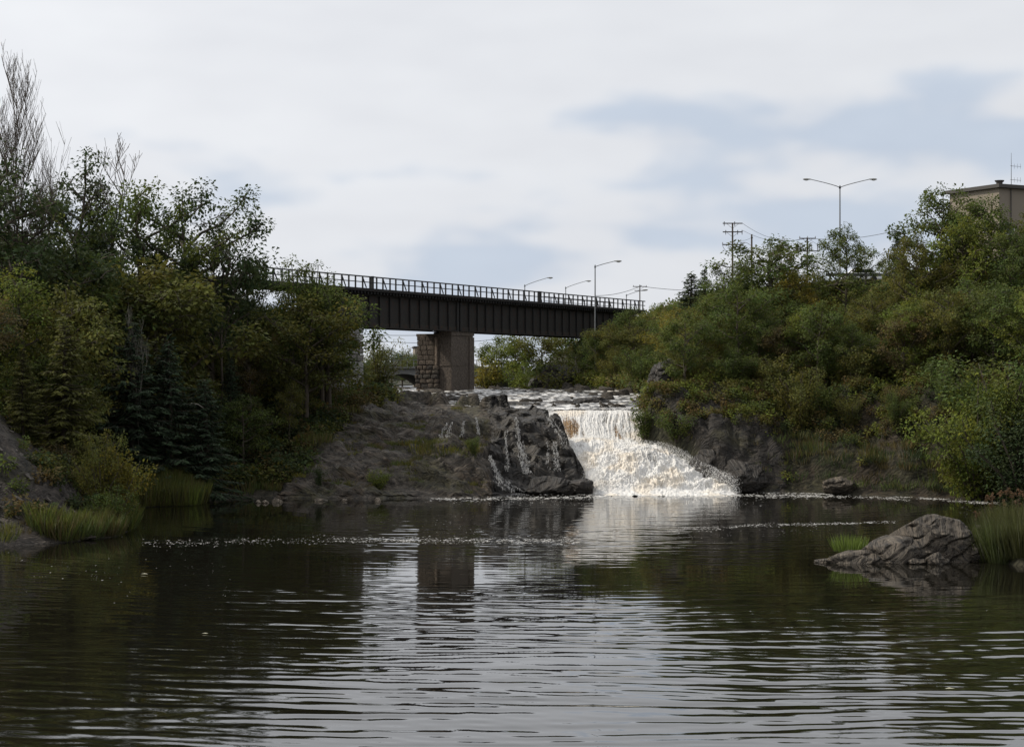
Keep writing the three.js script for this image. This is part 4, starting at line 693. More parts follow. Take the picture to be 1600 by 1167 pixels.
function spruce(seed, h) {
  const r = rng(seed), wood = [tube([V(0, 0, 0), V(0.02 * h, h * 0.5, 0), V(0, h * 0.99, 0)], 0.018 * h, 0.002 * h, 7)], L = new Leaves(), d = new THREE.Vector3(), n = new THREE.Vector3();
  for (let b = 0; b < 150; b++) {
    const y = 0.05 + 0.93 * Math.pow((b + r()) / 150, 0.85), R = h * 0.22 * Math.pow(1 - y, 0.8) + 0.015 * h, a = b * 2.399 + (r() - 0.5) * 0.9, len = R * (0.6 + r() * 0.65), ca = Math.cos(a), sa = Math.sin(a), y0 = y * h, tilt = 0.35 - 0.75 * (1 - y) + (r() - 0.5) * 0.4;
    wood.push(tube([V(0, y0, 0), V(ca * len * 0.5, y0 + tilt * len * 0.22, sa * len * 0.5), V(ca * len, y0 + tilt * len * 0.6, sa * len)], 0.004 * h, 0.0012 * h, 4));
    const hue = 0.7 + r() * 0.6, m = Math.max(8, Math.round(len / (0.0042 * h)));
    for (let k = 0; k < m; k++) {
      const s = 0.1 + 0.9 * (k + r()) / m, side = k % 2 ? 1 : -1, w = len * 0.30 * (1.15 - s) + 0.018 * h;
      d.set(ca * 0.9 - sa * side * (0.5 + r() * 0.6), -0.15 - r() * 0.75, sa * 0.9 + ca * side * (0.5 + r() * 0.6)); n.set((r() - 0.5) * 1.1, 0.8, (r() - 0.5) * 1.1); const f = hue * (0.7 + r() * 0.6);
      L.leaf(ca * len * s + (r() - 0.5) * 0.02 * h, y0 + tilt * len * 0.6 * s + (r() - 0.5) * 0.015 * h, sa * len * s + (r() - 0.5) * 0.02 * h, d, n, w * (0.7 + r() * 0.6), 0.0125 * h, [f, f, f]);
    }
  }
  L.clump(0, h * 0.985, 0, 0.014 * h, 14, 0.03 * h, r, [1, 1, 1], 2.2);
  return { wood: mergeGeometries(wood), crown: L.build(), h };
}
function bareTree(seed, h, dense = 1) {
  const r = rng(seed), wood = [];
  const grow = (p, d, len, rad, lev) => {
    const pts = [p]; let q = p.clone(), e = d.clone(); const n = lev === 0 ? 9 : 5;
    for (let i = 0; i < n; i++) { e.add(V((r() - 0.5) * 0.22, lev ? 0.045 : 0.05, (r() - 0.5) * 0.22)).normalize(); q = q.clone().addScaledVector(e, len / n); pts.push(q); }
    wood.push(tube(pts, rad, Math.max(0.008, rad * (lev === 0 ? 0.18 : 0.35)), lev < 2 ? 6 : 4));
    if (lev >= 3) return; const nb = Math.round((lev === 0 ? 17 : lev === 1 ? 7 : 5) * dense);
    for (let b = 0; b < nb; b++) { const s = lev === 0 ? 0.32 + 0.66 * (b + r() * 0.7) / nb : 0.25 + 0.75 * r(), f = s * n, i = Math.min(n - 1, Math.floor(f)), c = V().lerpVectors(pts[i], pts[i + 1], f - i), a = r() * 6.283; grow(c, V(Math.cos(a) * 0.75, 0.75 + r() * 0.5, Math.sin(a) * 0.75).normalize(), len * (lev === 0 ? 0.42 * (1.15 - s) + 0.06 : 0.45 * (0.6 + r() * 0.6)), rad * (lev === 0 ? 0.34 : 0.5), lev + 1); }
  };
  grow(V(0, 0, 0), V(0.02, 1, 0), h, 0.0075 * h, 0);
  return { wood: mergeGeometries(wood), crown: null, h };
}
function shrub(seed, h, o = {}) {
  const r = rng(seed), wood = [], L = new Leaves(), W = o.width ?? 1.1, n = o.stems ?? 11, leafS = o.leaf ?? 0.17;
  for (let k = 0; k < n; k++) {
    const a = k * 2.4 + r(), lean = Math.sqrt(r()) * 0.62 * W, hh = h * (1.02 - 0.45 * lean * lean) * (0.72 + r() * 0.32), e = V(Math.cos(a) * lean * h * 0.8, hh, Math.sin(a) * lean * h * 0.8), m = V(e.x * 0.4, hh * 0.58, e.z * 0.4);
    wood.push(tube([V(e.x * 0.04, 0, e.z * 0.04), m, e], 0.012 * h, 0.004 * h, 5));
    for (let c = 0; c < 8; c++) { const s = 0.16 + 0.86 * (c + r()) / 8, p = s < 0.5 ? V(0, 0, 0).lerp(m, s * 2) : m.clone().lerp(e, s * 2 - 1); p.add(V((r() - 0.5) * 0.22 * h, (r() - 0.5) * 0.10 * h, (r() - 0.5) * 0.22 * h)); L.clump(p.x, Math.max(0.05, p.y), p.z, 0.115 * h * (0.7 + r() * 0.6), Math.round((o.dens ?? 34) * (0.7 + r() * 0.6)), leafS, r, [1, 1, 1], 0.85); }
  }
  return { wood: mergeGeometries(wood), crown: L.build(), h };
}
const PROTO = {
  maple: [broadleaf(101, 8.5, { width: 0.78 }), broadleaf(102, 8.5, { width: 0.70, limbs: 18 }), broadleaf(103, 8.5, { width: 0.85, lo: 0.12 }), broadleaf(104, 8.5, { width: 0.75, up: 0.75 })],
  big: [broadleaf(171, 14, { width: 0.72, low: 0.16, limbs: 26, clump: 0.052, dens: 40, leaf: 0.32, up: 0.7 }), broadleaf(172, 14, { width: 0.8, low: 0.2, limbs: 24, clump: 0.055, dens: 40, leaf: 0.32, up: 0.6 })],
  poplar: [broadleaf(111, 11, { width: 0.40, low: 0.26, up: 0.9, limbs: 20, clump: 0.052, dens: 48, leaf: 0.2 }), broadleaf(112, 11, { width: 0.36, low: 0.18, up: 1.0, limbs: 22, clump: 0.05, dens: 48, leaf: 0.2 })],
  loose: [broadleaf(121, 10, { width: 0.95, low: 0.34, limbs: 11, up: 0.65, clump: 0.062, dens: 56, leaf: 0.2, girth: 0.026 }), broadleaf(122, 10, { width: 0.85, low: 0.36, limbs: 10, up: 0.8, clump: 0.06, dens: 54, leaf: 0.2 })],
  spruce: [spruce(131, 9), spruce(132, 9)],
  bare: [bareTree(141, 13, 1.1), bareTree(142, 9, 0.7)],
  shrub: [shrub(151, 3.6), shrub(152, 3.6, { width: 1.3 }), shrub(153, 3.6, { width: 0.95, leaf: 0.13, dens: 46 })],
  willow: [shrub(161, 6.5, { width: 1.0, stems: 15, leaf: 0.2, dens: 60 }), shrub(162, 6.5, { width: 1.2, stems: 16, leaf: 0.2, dens: 60 })],
};
const leafMats = {}; for (const k in leafPal) { const m = M.leaf.clone(); m.color = C(...leafPal[k]); leafMats[k] = m; }
const treeR = rng(2024);
function plant(kind, x, y, z, h, hue, name, label, group_, o = {}) {
  const set = PROTO[kind], p = set[o.v ?? Math.floor(treeR() * set.length)], g = group(name, x, y, z), s = h / p.h, w = s * (o.w ?? (0.88 + treeR() * 0.3));
  mesh('trunk', p.wood, o.pale ? M.paleBark : M.bark, g); if (p.crown) mesh('crown', p.crown, leafMats[hue], g);
  g.scale.set(w, s, w); g.rotation.y = o.rot ?? treeR() * 6.283; if (o.tilt) g.rotation.z = o.tilt; tag(g, label, kind === 'shrub' || kind === 'willow' ? 'bush' : 'tree', group_); return top(g);
}
// a tree whose top shows at (px, pyTop) and which stands at depth dn on the ground
function treeAt(kind, px, pyTop, dn, hue, name, label, o = {}) { const x = PX(px, dn), y = terrainH(x, dn) - 0.25 + (o.dy || 0), h = PY(pyTop, dn) - y; return plant(kind, x, y, -dn * S, h, hue, name, label, o.group, o); }
const heroes = [];
function hero(...a) { heroes.push([a[1], a[3]]); return treeAt(...a); }
// left skyline
hero('bare', 16, 128, 116, 'brown', 'bare_tree', 'tall leafless tree at the far left, its fine twigs against the sky', { v: 0, w: 0.55, rot: 1 });
hero('bare', 48, 215, 117, 'brown', 'bare_tree', 'shorter leafless tree right beside the tall leafless one at the far left', { v: 0, w: 0.6, rot: 3 });
hero('poplar', -12, 178, 112, 'deep', 'poplar_tree', 'dark leafy tree cut by the left edge of the picture', { v: 0 });
hero('maple', 40, 295, 118, 'deep', 'leafy_tree', 'dark leafy tree below the leafless trees at the far left', { v: 1 });
hero('poplar', 112, 210, 128, 'deep', 'poplar_tree', 'tall narrow dark poplar standing free against the sky on the left bank', { v: 0, rot: 0.4, w: 0.86 });
hero('bare', 163, 233, 128, 'brown', 'bare_tree', 'thin leafless sapling just right of the tall narrow poplar', { v: 1, w: 0.8, rot: 2 });
hero('loose', 160, 325, 127, 'deep', 'leafy_tree', 'small loose-crowned tree at the foot of the thin leafless sapling', { v: 1, w: 0.62 });
hero('loose', 222, 274, 129, 'green', 'leafy_tree', 'broad dark tree with a ragged open crown, left half of the pair on the skyline', { v: 0, rot: 1.2, w: 0.85 });
hero('loose', 292, 278, 131, 'deep', 'leafy_tree', 'broad dark tree with branches reaching right, right half of the pair on the skyline', { v: 1, rot: 4.0, w: 0.95 });
hero('maple', 330, 345, 132, 'deep', 'leafy_tree', 'dense dark tree at the right shoulder of the ragged skyline pair', { v: 2, w: 0.8 });
hero('bare', 345, 345, 130, 'brown', 'bare_tree', 'small twiggy bare tree at the right shoulder of the skyline pair', { v: 1, w: 1.1 });
hero('maple', 388, 392, 137, 'deep', 'leafy_tree', 'small dark tree top in front of the left end of the bridge rail', { v: 0, w: 0.6 });
hero('poplar', 458, 388, 136, 'green', 'leafy_tree', 'upright leafy tree rising over the bridge rail, left one of two', { v: 1, w: 0.95 });
hero('poplar', 503, 396, 137, 'green', 'leafy_tree', 'upright leafy tree rising over the bridge rail, right one of two', { v: 0, w: 0.9 });
hero('maple', 514, 440, 138, 'green', 'leafy_tree', 'bushy green tree covering the left end of the bridge girder', { v: 3, w: 1.0 });
hero('maple', 478, 455, 134, 'olive', 'leafy_tree', 'olive green tree in front of the left end of the bridge girder', { v: 2 });
hero('loose', 510, 505, 140, 'green', 'leafy_tree', 'loose-branched tree in front of the pale stone abutment', { v: 0, w: 0.75 });
hero('maple', 100, 372, 119, 'green', 'leafy_tree', 'green round tree below the tall narrow poplar', { v: 0 });
hero('poplar', 30, 400, 104, 'bright', 'leafy_tree', 'bright green young tree with a few yellow leaves at the left edge', { v: 1, w: 1.2 });
hero('maple', 95, 430, 106, 'olive', 'leafy_tree', 'round olive tree right of the bright young tree at the left edge', { v: 1 });
hero('maple', 250, 395, 124, 'olive', 'leafy_tree', 'wide olive tree below the ragged skyline pair', { v: 3, w: 1.1 });
hero('maple', 180, 398, 122, 'olive', 'leafy_tree', 'olive tree with a yellowing side below the thin leafless sapling', { v: 0 });
hero('spruce', 205, 500, 116, 'blue', 'spruce_tree', 'dark blue-green spruce in the shade of the left bank, left one', { v: 0, w: 1.3 });
hero('spruce', 262, 530, 117.5, 'blue', 'spruce_tree', 'dark spruce with layered boughs in the middle of the left bank', { v: 1, w: 1.35 });
hero('spruce', 318, 590, 118.5, 'blue', 'spruce_tree', 'smaller dark spruce near the shore, right of the layered one', { v: 0, w: 1.4 });
hero('spruce', 100, 500, 101, 'olive', 'spruce_tree', 'olive green conifer above the stony left slope', { v: 1, w: 1.25 });
hero('spruce', 35, 545, 99, 'olive', 'spruce_tree', 'short olive conifer at the left edge above the stony slope', { v: 0, w: 1.3 });
hero('bare', 217, 495, 115.5, 'brown', 'bare_tree', 'pale slender dead stem standing before the dark spruces', { v: 1, w: 0.35, pale: 1 });
// right skyline
hero('spruce', 1081, 426, 168, 'deep', 'spruce_tree', 'small dark spruce tip on the skyline, left of the thin pointed one', { v: 0, w: 1.5 });
hero('spruce', 1101, 418, 166, 'deep', 'spruce_tree', 'thin pointed spruce tip on the right-hand skyline', { v: 1, w: 0.9 });
hero('big', 1150, 398, 152, 'green', 'leafy_tree', 'leafy tree in front of the three-armed utility pole', { v: 1 });
hero('big', 1200, 360, 150, 'green', 'leafy_tree', 'tallest leafy tree top between the two utility poles', { v: 1, w: 1.3 });
hero('loose', 1222, 372, 157, 'brown', 'leafy_tree', 'reddish-leaved tree top just left of the fuse-box pole', { v: 1, w: 0.6 });
hero('big', 1242, 412, 147, 'yellow', 'leafy_tree', 'yellowing tree below the fuse-box utility pole', { v: 0, w: 0.9 });
hero('big', 1322, 343, 152, 'green', 'leafy_tree', 'upright bright-edged tree directly under the two-armed street lamp', { v: 1, w: 0.78, rot: 2 });
hero('maple', 1385, 402, 172, 'bright', 'leafy_tree', 'light green tree behind the guard rail right of the street lamp', { v: 2, w: 0.8 });
hero('spruce', 1403, 360, 158, 'deep', 'spruce_tree', 'slim dark spruce at the left side of the big tree by the building', { v: 0, w: 1.1 });
hero('big', 1470, 277, 147, 'green', 'leafy_tree', 'big ragged tree, highest on the right bank, left of the beige building', { v: 0, rot: 0.6, w: 0.95 });
hero('big', 1430, 352, 144, 'olive', 'leafy_tree', 'leafy tree at the left foot of the big ragged tree', { v: 1, w: 0.7 });
hero('big', 1545, 298, 146, 'green', 'leafy_tree', 'wide green tree on thin stems in front of the beige building', { v: 1, rot: 2.2, w: 0.95 });
hero('big', 1618, 315, 147, 'olive', 'leafy_tree', 'wide tree cut by the right edge in front of the beige building', { v: 0, w: 0.8 });
hero('maple', 1285, 428, 153, 'olive', 'leafy_tree', 'low olive tree left of the tree under the street lamp', { v: 3, w: 0.8 });
hero('maple', 950, 500, 174, 'olive', 'leafy_tree', 'olive tree hiding the right end of the bridge girder', { v: 0, w: 0.9 });
hero('maple', 985, 474, 176, 'green', 'leafy_tree', 'green tree top at the right end of the bridge rail', { v: 1, w: 0.9 });
hero('willow', 918, 532, 180, 'deep', 'willow_bush', 'dark bush below the right end of the bridge', { v: 0, w: 0.9 });
hero('willow', 962, 545, 170, 'olive', 'willow_bush', 'olive bush at the water above the right side of the rapids', { v: 1, w: 0.9 });
hero('shrub', 930, 575, 174, 'bright', 'shore_bush', 'low grassy bush at the far water edge right of the pale slab', { v: 1, w: 1.2 });
hero('willow', 1000, 540, 160, 'green', 'willow_bush', 'green bush above the right corner of the rapids', { v: 0, w: 0.9 });
hero('big', 1508, 322, 143, 'bright', 'leafy_tree', 'light green tree between the big ragged tree and the one before the building', { v: 1, w: 0.85, rot: 5 });
hero('big', 1585, 352, 141, 'green', 'leafy_tree', 'leafy tree below the beige building near the right edge', { v: 0, w: 0.85, rot: 4 });
hero('big', 1365, 452, 140, 'olive', 'leafy_tree', 'broad olive tree just below the guard rail', { v: 1, w: 1.0, rot: 1 });
hero('big', 1260, 470, 138, 'bright', 'leafy_tree', 'bright yellow-green tree on the right slope below the yellowing one', { v: 0, w: 1.0, rot: 2 });
hero('big', 1100, 468, 146, 'olive', 'leafy_tree', 'rounded olive tree left on the right slope below the spruce tips', { v: 1, w: 1.0, rot: 3 });
hero('shrub', 856, 556, 180, 'green', 'shore_bush', 'bush growing over the left side of the dark rock bluff', { v: 0, w: 1.2 });
hero('shrub', 898, 560, 178, 'olive', 'shore_bush', 'bush growing over the right side of the dark rock bluff', { v: 1, w: 1.2 });
hero('willow', 1075, 545, 139, 'olive', 'willow_bush', 'olive bush leaning over the top of the right cliff', { v: 0, w: 0.9 });
hero('willow', 1150, 540, 136, 'green', 'willow_bush', 'green bush on the cliff edge right of the olive one', { v: 1, w: 0.9 });
hero('big', 1185, 470, 139, 'green', 'leafy_tree', 'broad green tree in the middle of the right slope', { v: 0, w: 1.0, rot: 0.5 });
hero('big', 1330, 500, 135, 'green', 'leafy_tree', 'broad green tree low on the right slope under the olive one', { v: 1, w: 1.0, rot: 2.5 });
hero('big', 1430, 470, 133, 'bright', 'leafy_tree', 'light green tree low on the slope below the slim dark spruce', { v: 0, w: 0.95, rot: 3.5 });
hero('willow', 1250, 575, 132, 'olive', 'willow_bush', 'olive bush hanging over the brown earth slope', { v: 0, w: 0.9 });
hero('willow', 1400, 610, 128, 'green', 'willow_bush', 'green bush among the grassy ribs of the right slope', { v: 1, w: 0.75 });
hero('shrub', 25, 690, 97, 'olive', 'shore_bush', 'olive bush at the left edge on the stony slope', { v: 1, w: 1.2 });
hero('shrub', 20, 752, 93, 'green', 'shore_bush', 'green bush low at the left edge above the flat rock shelf', { v: 0, w: 1.2 });
hero('shrub', 62, 790, 91, 'deep', 'shore_bush', 'dark green bush just behind the flat rock shelf', { v: 2, w: 1.1 });
hero('shrub', 90, 690, 99, 'brown', 'shore_bush', 'brownish scrub on the stony slope below the olive conifer', { v: 1, w: 1.2 });
hero('maple', 932, 514, 174.5, 'green', 'leafy_tree', 'small green tree hiding the foot of the tall near street lamp', { v: 2, w: 0.85 });
// right foot
hero('willow', 1570, 556, 121, 'green', 'willow_bush', 'big round green bush on the right bank at the right edge', { v: 0, w: 1.15 });
hero('willow', 1528, 590, 120, 'bright', 'willow_bush', 'bright green bush joined to the left of the big round bush', { v: 1, w: 0.8 });
hero('willow', 1600, 640, 117, 'deep', 'willow_bush', 'dark green bush below the big round bush at the right edge', { v: 1, w: 1.1 });
// under the bridge and beyond
hero('willow', 590, 533, 196, 'olive', 'willow_bush', 'round grey-green willow by the river in the gap under the bridge', { v: 1, w: 1.05, dy: -0.3 });
hero('willow', 558, 560, 190, 'deep', 'willow_bush', 'dark shaded bush left of the round grey-green willow', { v: 0, w: 0.9, dy: -0.3 });
hero('maple', 628, 545, 285, 'blue', 'leafy_tree', 'far dark tree between the round willow and the pier', { v: 0, w: 1.3 });
hero('maple', 648, 552, 270, 'green', 'leafy_tree', 'far green tree just left of the pier', { v: 1, w: 1.2 });
hero('maple', 612, 540, 300, 'blue', 'leafy_tree', 'farthest dark tree behind the round willow', { v: 2, w: 1.3 });
hero('maple', 775, 520, 205, 'green', 'leafy_tree', 'green tree on the far shore just right of the pier', { v: 2, w: 1.0 });
hero('maple', 806, 512, 200, 'bright', 'leafy_tree', 'lit green tree under the bridge, second to the right of the pier', { v: 1, w: 1.0 });
hero('maple', 846, 508, 198, 'olive', 'leafy_tree', 'olive tree under the bridge, third to the right of the pier', { v: 0, w: 1.0 });
hero('maple', 890, 510, 206, 'green', 'leafy_tree', 'tree under the bridge near the concrete abutment', { v: 3, w: 1.0 });
hero('shrub', 758, 560, 198, 'yellow', 'shore_bush', 'yellowish low bush at the right foot of the pier', { v: 0 });
hero('shrub', 826, 560, 190, 'bright', 'shore_bush', 'light green bush on the far shore below the lit trees', { v: 1 });
// left foot
hero('willow', 158, 672, 95, 'olive', 'willow_bush', 'tall olive bush at the end of the stony left slope', { v: 0, w: 0.62 });
hero('shrub', 187, 700, 95.5, 'yellow', 'shore_bush', 'young shrub with bright yellow-green tips above the left shore', { v: 0, w: 0.8 });
hero('shrub', 178, 752, 93.5, 'green', 'shore_bush', 'low green bush overhanging the left waterline', { v: 1, w: 0.85 });
hero('shrub', 740, 680, 125.5, 'green', 'shore_bush', 'small green shrub at the tip of the grassy ledge beside the runnel', { v: 2, w: 0.8 });
hero('shrub', 590, 730, 123.6, 'bright', 'shore_bush', 'small bright green shrub on the lower rock ledge', { v: 1, w: 0.9 });
hero('shrub', 498, 728, 123.6, 'deep', 'shore_bush', 'dark clump in a cleft near the foot of the rock ledge', { v: 0, w: 0.7 });

// the woods that clothe both banks: rows of trees with their own spots
const skyL = [[-60, 330], [60, 340], [110, 400], [160, 410], [220, 405], [300, 390], [345, 425], [400, 456], [470, 462], [520, 470], [540, 520], [550, 600], [552, 660]], skyR = [[905, 560], [940, 520], [975, 492], [1010, 468], [1060, 450], [1110, 428], [1180, 408], [1235, 420], [1290, 445], [1400, 448], [1450, 420], [1660, 400]];
const ordinals = ['first', 'second', 'third', 'fourth', 'fifth', 'sixth', 'seventh', 'eighth', 'ninth', 'tenth', 'eleventh', 'twelfth', 'thirteenth', 'fourteenth', 'fifteenth', 'sixteenth', 'seventeenth', 'eighteenth', 'nineteenth', 'twentieth', 'twenty-first', 'twenty-second', 'twenty-third', 'twenty-fourth', 'twenty-fifth', 'twenty-sixth', 'twenty-seventh', 'twenty-eighth', 'twenty-ninth', 'thirtieth', 'thirty-first', 'thirty-second', 'thirty-third', 'thirty-fourth', 'thirty-fifth'];
const fill = [];
{
  const r = rng(808), taken = [];
  for (let k = 0; k < 9000; k++) {
    const left = r() < 0.5, dn = left ? lerp(88, 172, r()) : lerp(119, 200, r()), px = left ? lerp(-60, 575, r()) : lerp(900, 1660, r()), x = PX(px, dn), z = dn * S, { sp, su } = terrainBase(x, dn);
    if (sp < (left ? 5 : 5.5) || su < 3.5 || dn > 215) continue;
    const zn = zoneOf(x, dn, sp, su); if (zn >= 1 && zn <= 3) continue;
    if (left && dn < 101 && sp < 9) continue;
    if (left && dn > 120 && px > Math.min(535, 395 + (dn - 122) * 6.5)) continue;
    if (!left && px < 990 && dn < 150) continue;
    const y = terrainH(x, dn), limit = PY(pw(left ? skyL : skyR, px) + 6 + r() * 16, dn), room = limit - y; if (room < 2.4) continue;
    const small = sp < 10 && !left, gap = (small ? 2.6 : 3.6) * (dn > 160 ? 1.4 : 1);
    if (taken.some(([a, b]) => (a - x) ** 2 + (b - z) ** 2 < gap * gap)) continue;
    taken.push([x, z]);
    const hMax = small ? 4.2 : left ? 9.5 : 10.5, h = left || small ? Math.min(room, hMax * (0.65 + r() * 0.4)) : Math.min(room, 12) * (0.62 + r() * 0.38), n = noise(x * 0.13, z * 0.13, 4);
    const kind = h > 9.2 && r() < 0.6 ? 'big' : h < 4.3 ? 'shrub' : left && n < -0.22 && dn > 110 ? 'spruce' : r() < 0.14 ? 'poplar' : r() < 0.12 ? 'loose' : 'maple';
    const hue = kind === 'spruce' ? 'blue' : left ? (['green', 'olive', 'deep', 'deep', 'green', 'brown'])[Math.floor(clamp(n * 1.3 + 0.5 + (r() - 0.5) * 0.7, 0, 0.99) * 6)] : (['green', 'olive', 'bright', 'olive', 'green', 'olive', 'yellow', 'brown'])[Math.floor(clamp(n * 1.2 + 0.42 + (r() - 0.5) * 0.8, 0, 0.99) * 8)];
    fill.push({ left, px, x, y: y - 0.2, z, dn, h, kind, hue, mid: toPy(y + h * 0.6, dn) });
  }
  const word = { green: 'green', olive: 'olive', deep: 'dark green', brown: 'brownish', blue: 'dark blue-green', bright: 'light green', yellow: 'yellowing' };
  const noun = { big: ['leafy_tree', 'large round tree'], maple: ['leafy_tree', 'round leafy tree'], poplar: ['leafy_tree', 'upright narrow tree'], loose: ['leafy_tree', 'loose-crowned tree'], spruce: ['spruce_tree', 'spruce'], shrub: ['bank_bush', 'bush'] };
  const rowOf = t => t.left ? (t.mid < 470 ? 'upper' : t.mid < 590 ? 'middle' : 'lower') : (t.mid < 490 ? 'upper' : t.mid < 600 ? 'middle' : 'lower');
  const count = new Map(); fill.sort((a, b) => a.px - b.px);
  for (const t of fill) {
    const key = word[t.hue] + ' ' + noun[t.kind][1], row = rowOf(t), id = key + row + t.left, c = (count.get(id) || 0); count.set(id, c + 1);
    const label = `${key}, ${ordinals[Math.min(c, 34)]} from the left on the ${row} ${t.left ? 'left' : 'right'} bank`;
    plant(t.kind, t.x, t.y, -t.z, t.h, t.hue, noun[t.kind][0], label, t.left ? 'trees and bushes of the left bank wood' : 'trees and bushes of the right bank wood');
  }
}
console.log('fill trees', fill.length, 'heroes', heroes.length);

// ---------------------------------------------------------------- undergrowth, grass and reeds
function leafTuft(seed, n, size) { const L = new Leaves(), r = rng(seed); for (let k = 0; k < 5; k++) L.clump((r() - 0.5) * 0.9, 0.2 + r() * 0.5, (r() - 0.5) * 0.9, 0.45, n, size, r, [1, 1, 1], 0.8); return L.build(); }
function grassTuft(seed, n, h, w, spread) { const L = new Leaves(), r = rng(seed), d = new THREE.Vector3(), nn = new THREE.Vector3(); for (let k = 0; k < n; k++) { const a = r() * 6.283, q = Math.sqrt(r()) * spread, b = 0.15 + r() * 0.35; d.set(Math.cos(a) * b, 1, Math.sin(a) * b); nn.set(r() - 0.5, 0.2, r() - 0.5); const f = 0.7 + r() * 0.6, l = h * (0.6 + r() * 0.6); L.leaf(Math.cos(a) * q, -0.05, Math.sin(a) * q, d, nn, l, w, [f, f, f * 0.95]); } return L.build(); }
function scatter(name, geo, mat, pts, label, category) {
  const m = new THREE.InstancedMesh(geo, mat, pts.length), m4 = new THREE.Matrix4(), q = new THREE.Quaternion(), c = new THREE.Color();
  pts.forEach((p, i) => { q.setFromEuler(new THREE.Euler(p.tx || 0, p.r, p.tz || 0)); m4.compose(V(p.x, p.y, p.z), q, V(p.s, p.s * (p.sy || 1), p.s)); m.setMatrixAt(i, m4); m.setColorAt(i, c.setRGB(...p.c)); });
  m.name = name; m.userData = { kind: 'stuff', label, category }; return top(m);
}
const hueMix = (r, list) => { const c = leafPal[list[Math.floor(r() * list.length)]], f = 0.75 + r() * 0.5; return [c[0] * f, c[1] * f, c[2] * f]; };
{
  const r = rng(4242), L = [], R = [], far = [], gl = [], gr = [], ledge = [], spit = [];
  for (let k = 0; k < 60000; k++) {
    const dn = lerp(84, 200, r()), px = lerp(-60, 1660, r()), x = PX(px, dn), { sp, su } = terrainBase(x, dn); if (sp < 0.6 || su < 0.8) continue;
    const zn = zoneOf(x, dn, sp, su), n = fbm(x * 0.25, dn * 0.25, 9, 3), y = terrainH(x, dn), o = { x, y: y - 0.05, z: -dn * S, r: r() * 6.283, s: 0.7 + r() * 0.9, tx: (r() - 0.5) * 0.4, tz: (r() - 0.5) * 0.4 };
    if (zn === 4) {
      if (dn < 112 && x < -20) { const bare = sst(2.5, 5, sp) * (1 - sst(9.5, 11, sp)); if (n < -0.02 + 0.22 * bare) continue; o.s *= 0.75; }
      if (sp < 2.0 || n < -0.1) { if (r() < 0.5 && gl.length < 2600) gl.push({ ...o, c: hueMix(r, ['olive', 'green', 'brown', 'olive']) }); } else if (L.length < 5200) L.push({ ...o, s: o.s * 1.1, c: hueMix(r, ['green', 'deep', 'olive', 'deep', 'brown']) });
    } else if (zn === 5) {
      if (sp < 4 && n < 0.1) { if (r() < 0.7 && gr.length < 3600) gr.push({ ...o, c: hueMix(r, ['olive', 'brown', 'deep', 'brown', 'green', 'deep']) }); } else if (R.length < 9000) R.push({ ...o, s: o.s * (sp < 10 ? 0.75 : 1.1), c: hueMix(r, ['green', 'olive', 'olive', 'bright', 'deep', 'brown']) });
    } else if (zn === 1) {
      const b = fbm(x * 0.3 + 3, dn * 0.4, 2, 3), gp = Math.exp(-(((toPx(x, dn) - 690) / 80) ** 2) - ((toPy(y, dn) - 705) / 14) ** 2) * 0.5 + Math.exp(-(((toPx(x, dn) - 440) / 60) ** 2) - ((toPy(y, dn) - 745) / 25) ** 2) * 0.3 + Math.exp(-(((toPx(x, dn) - 650) / 100) ** 2) - ((toPy(y, dn) - 740) / 22) ** 2) * 0.16;
      if (b + gp > 0.2) ledge.push({ ...o, s: o.s * (0.5 + gp), c: hueMix(r, ['olive', 'brown', 'olive', 'yellow', 'green']) });
    } else if (zn === 3) { if (n > 0.03) ledge.push({ ...o, s: o.s * 0.6, c: hueMix(r, ['olive', 'brown', 'green']) }); if (n > -0.05 && sp > 3.2) R.push({ ...o, s: o.s * 0.75, c: hueMix(r, ['green', 'olive', 'brown', 'bright']) }); }
  }
  scatter('undergrowth', leafTuft(1, 26, 0.2), M.leaf, L, 'leafy undergrowth covering the left bank between the trees', 'undergrowth');
  scatter('undergrowth', leafTuft(2, 26, 0.2), M.leaf, R, 'leafy undergrowth covering the right bank between the trees', 'undergrowth');
  scatter('grass', grassTuft(3, 40, 0.7, 0.045, 0.5), M.grass, gl, 'rough grass along the foot of the left bank', 'grass');
  scatter('grass', grassTuft(4, 40, 0.7, 0.045, 0.5), M.grass, gr, 'dry brownish grass on the steep foot of the right bank', 'grass');
  scatter('grass', grassTuft(5, 44, 0.55, 0.04, 0.55), M.grass, ledge, 'mossy grass in the hollows of the rock ledge and cliff', 'grass');
  // tall grass on the spit and the left waterline
  for (let k = 0; k < 9000 && spit.length < 1500; k++) { const a = r() < 0.62, dn = a ? lerp(112.5, 119, r()) : lerp(88, 100, r()), x = a ? lerp(-31, -24.4, r()) : lerp(-31, -24.4, r()), { sp } = terrainBase(x, dn); if (sp < 0.1 || sp > (a ? 3.2 : 1.7)) continue; spit.push({ x, y: terrainH(x, dn) - 0.05, z: -dn * S, r: r() * 6.283, s: 0.7 + r() * 0.7, sy: a ? 1 : 0.75, c: hueMix(r, ['olive', 'bright', 'olive', 'green', 'brown']) }); }
  scatter('tall_grass', grassTuft(6, 46, 1.35, 0.05, 0.4), M.grass, spit, 'tall green grass on the low spit and waterline of the left shore', 'grass');
}
// grass tuft on the pool rock
{
  const p = P3(1328, 862, 79.6), t = group('grass_tuft', p.x, p.y, p.z); tag(t, 'bright green grass tuft growing on the flat slab of the pool rocks', 'grass'); const m = M.grass.clone(); m.color = C(0.12, 0.17, 0.03); mesh('blades', grassTuft(8, 260, 0.95, 0.045, 0.85), m, t); top(t);
}
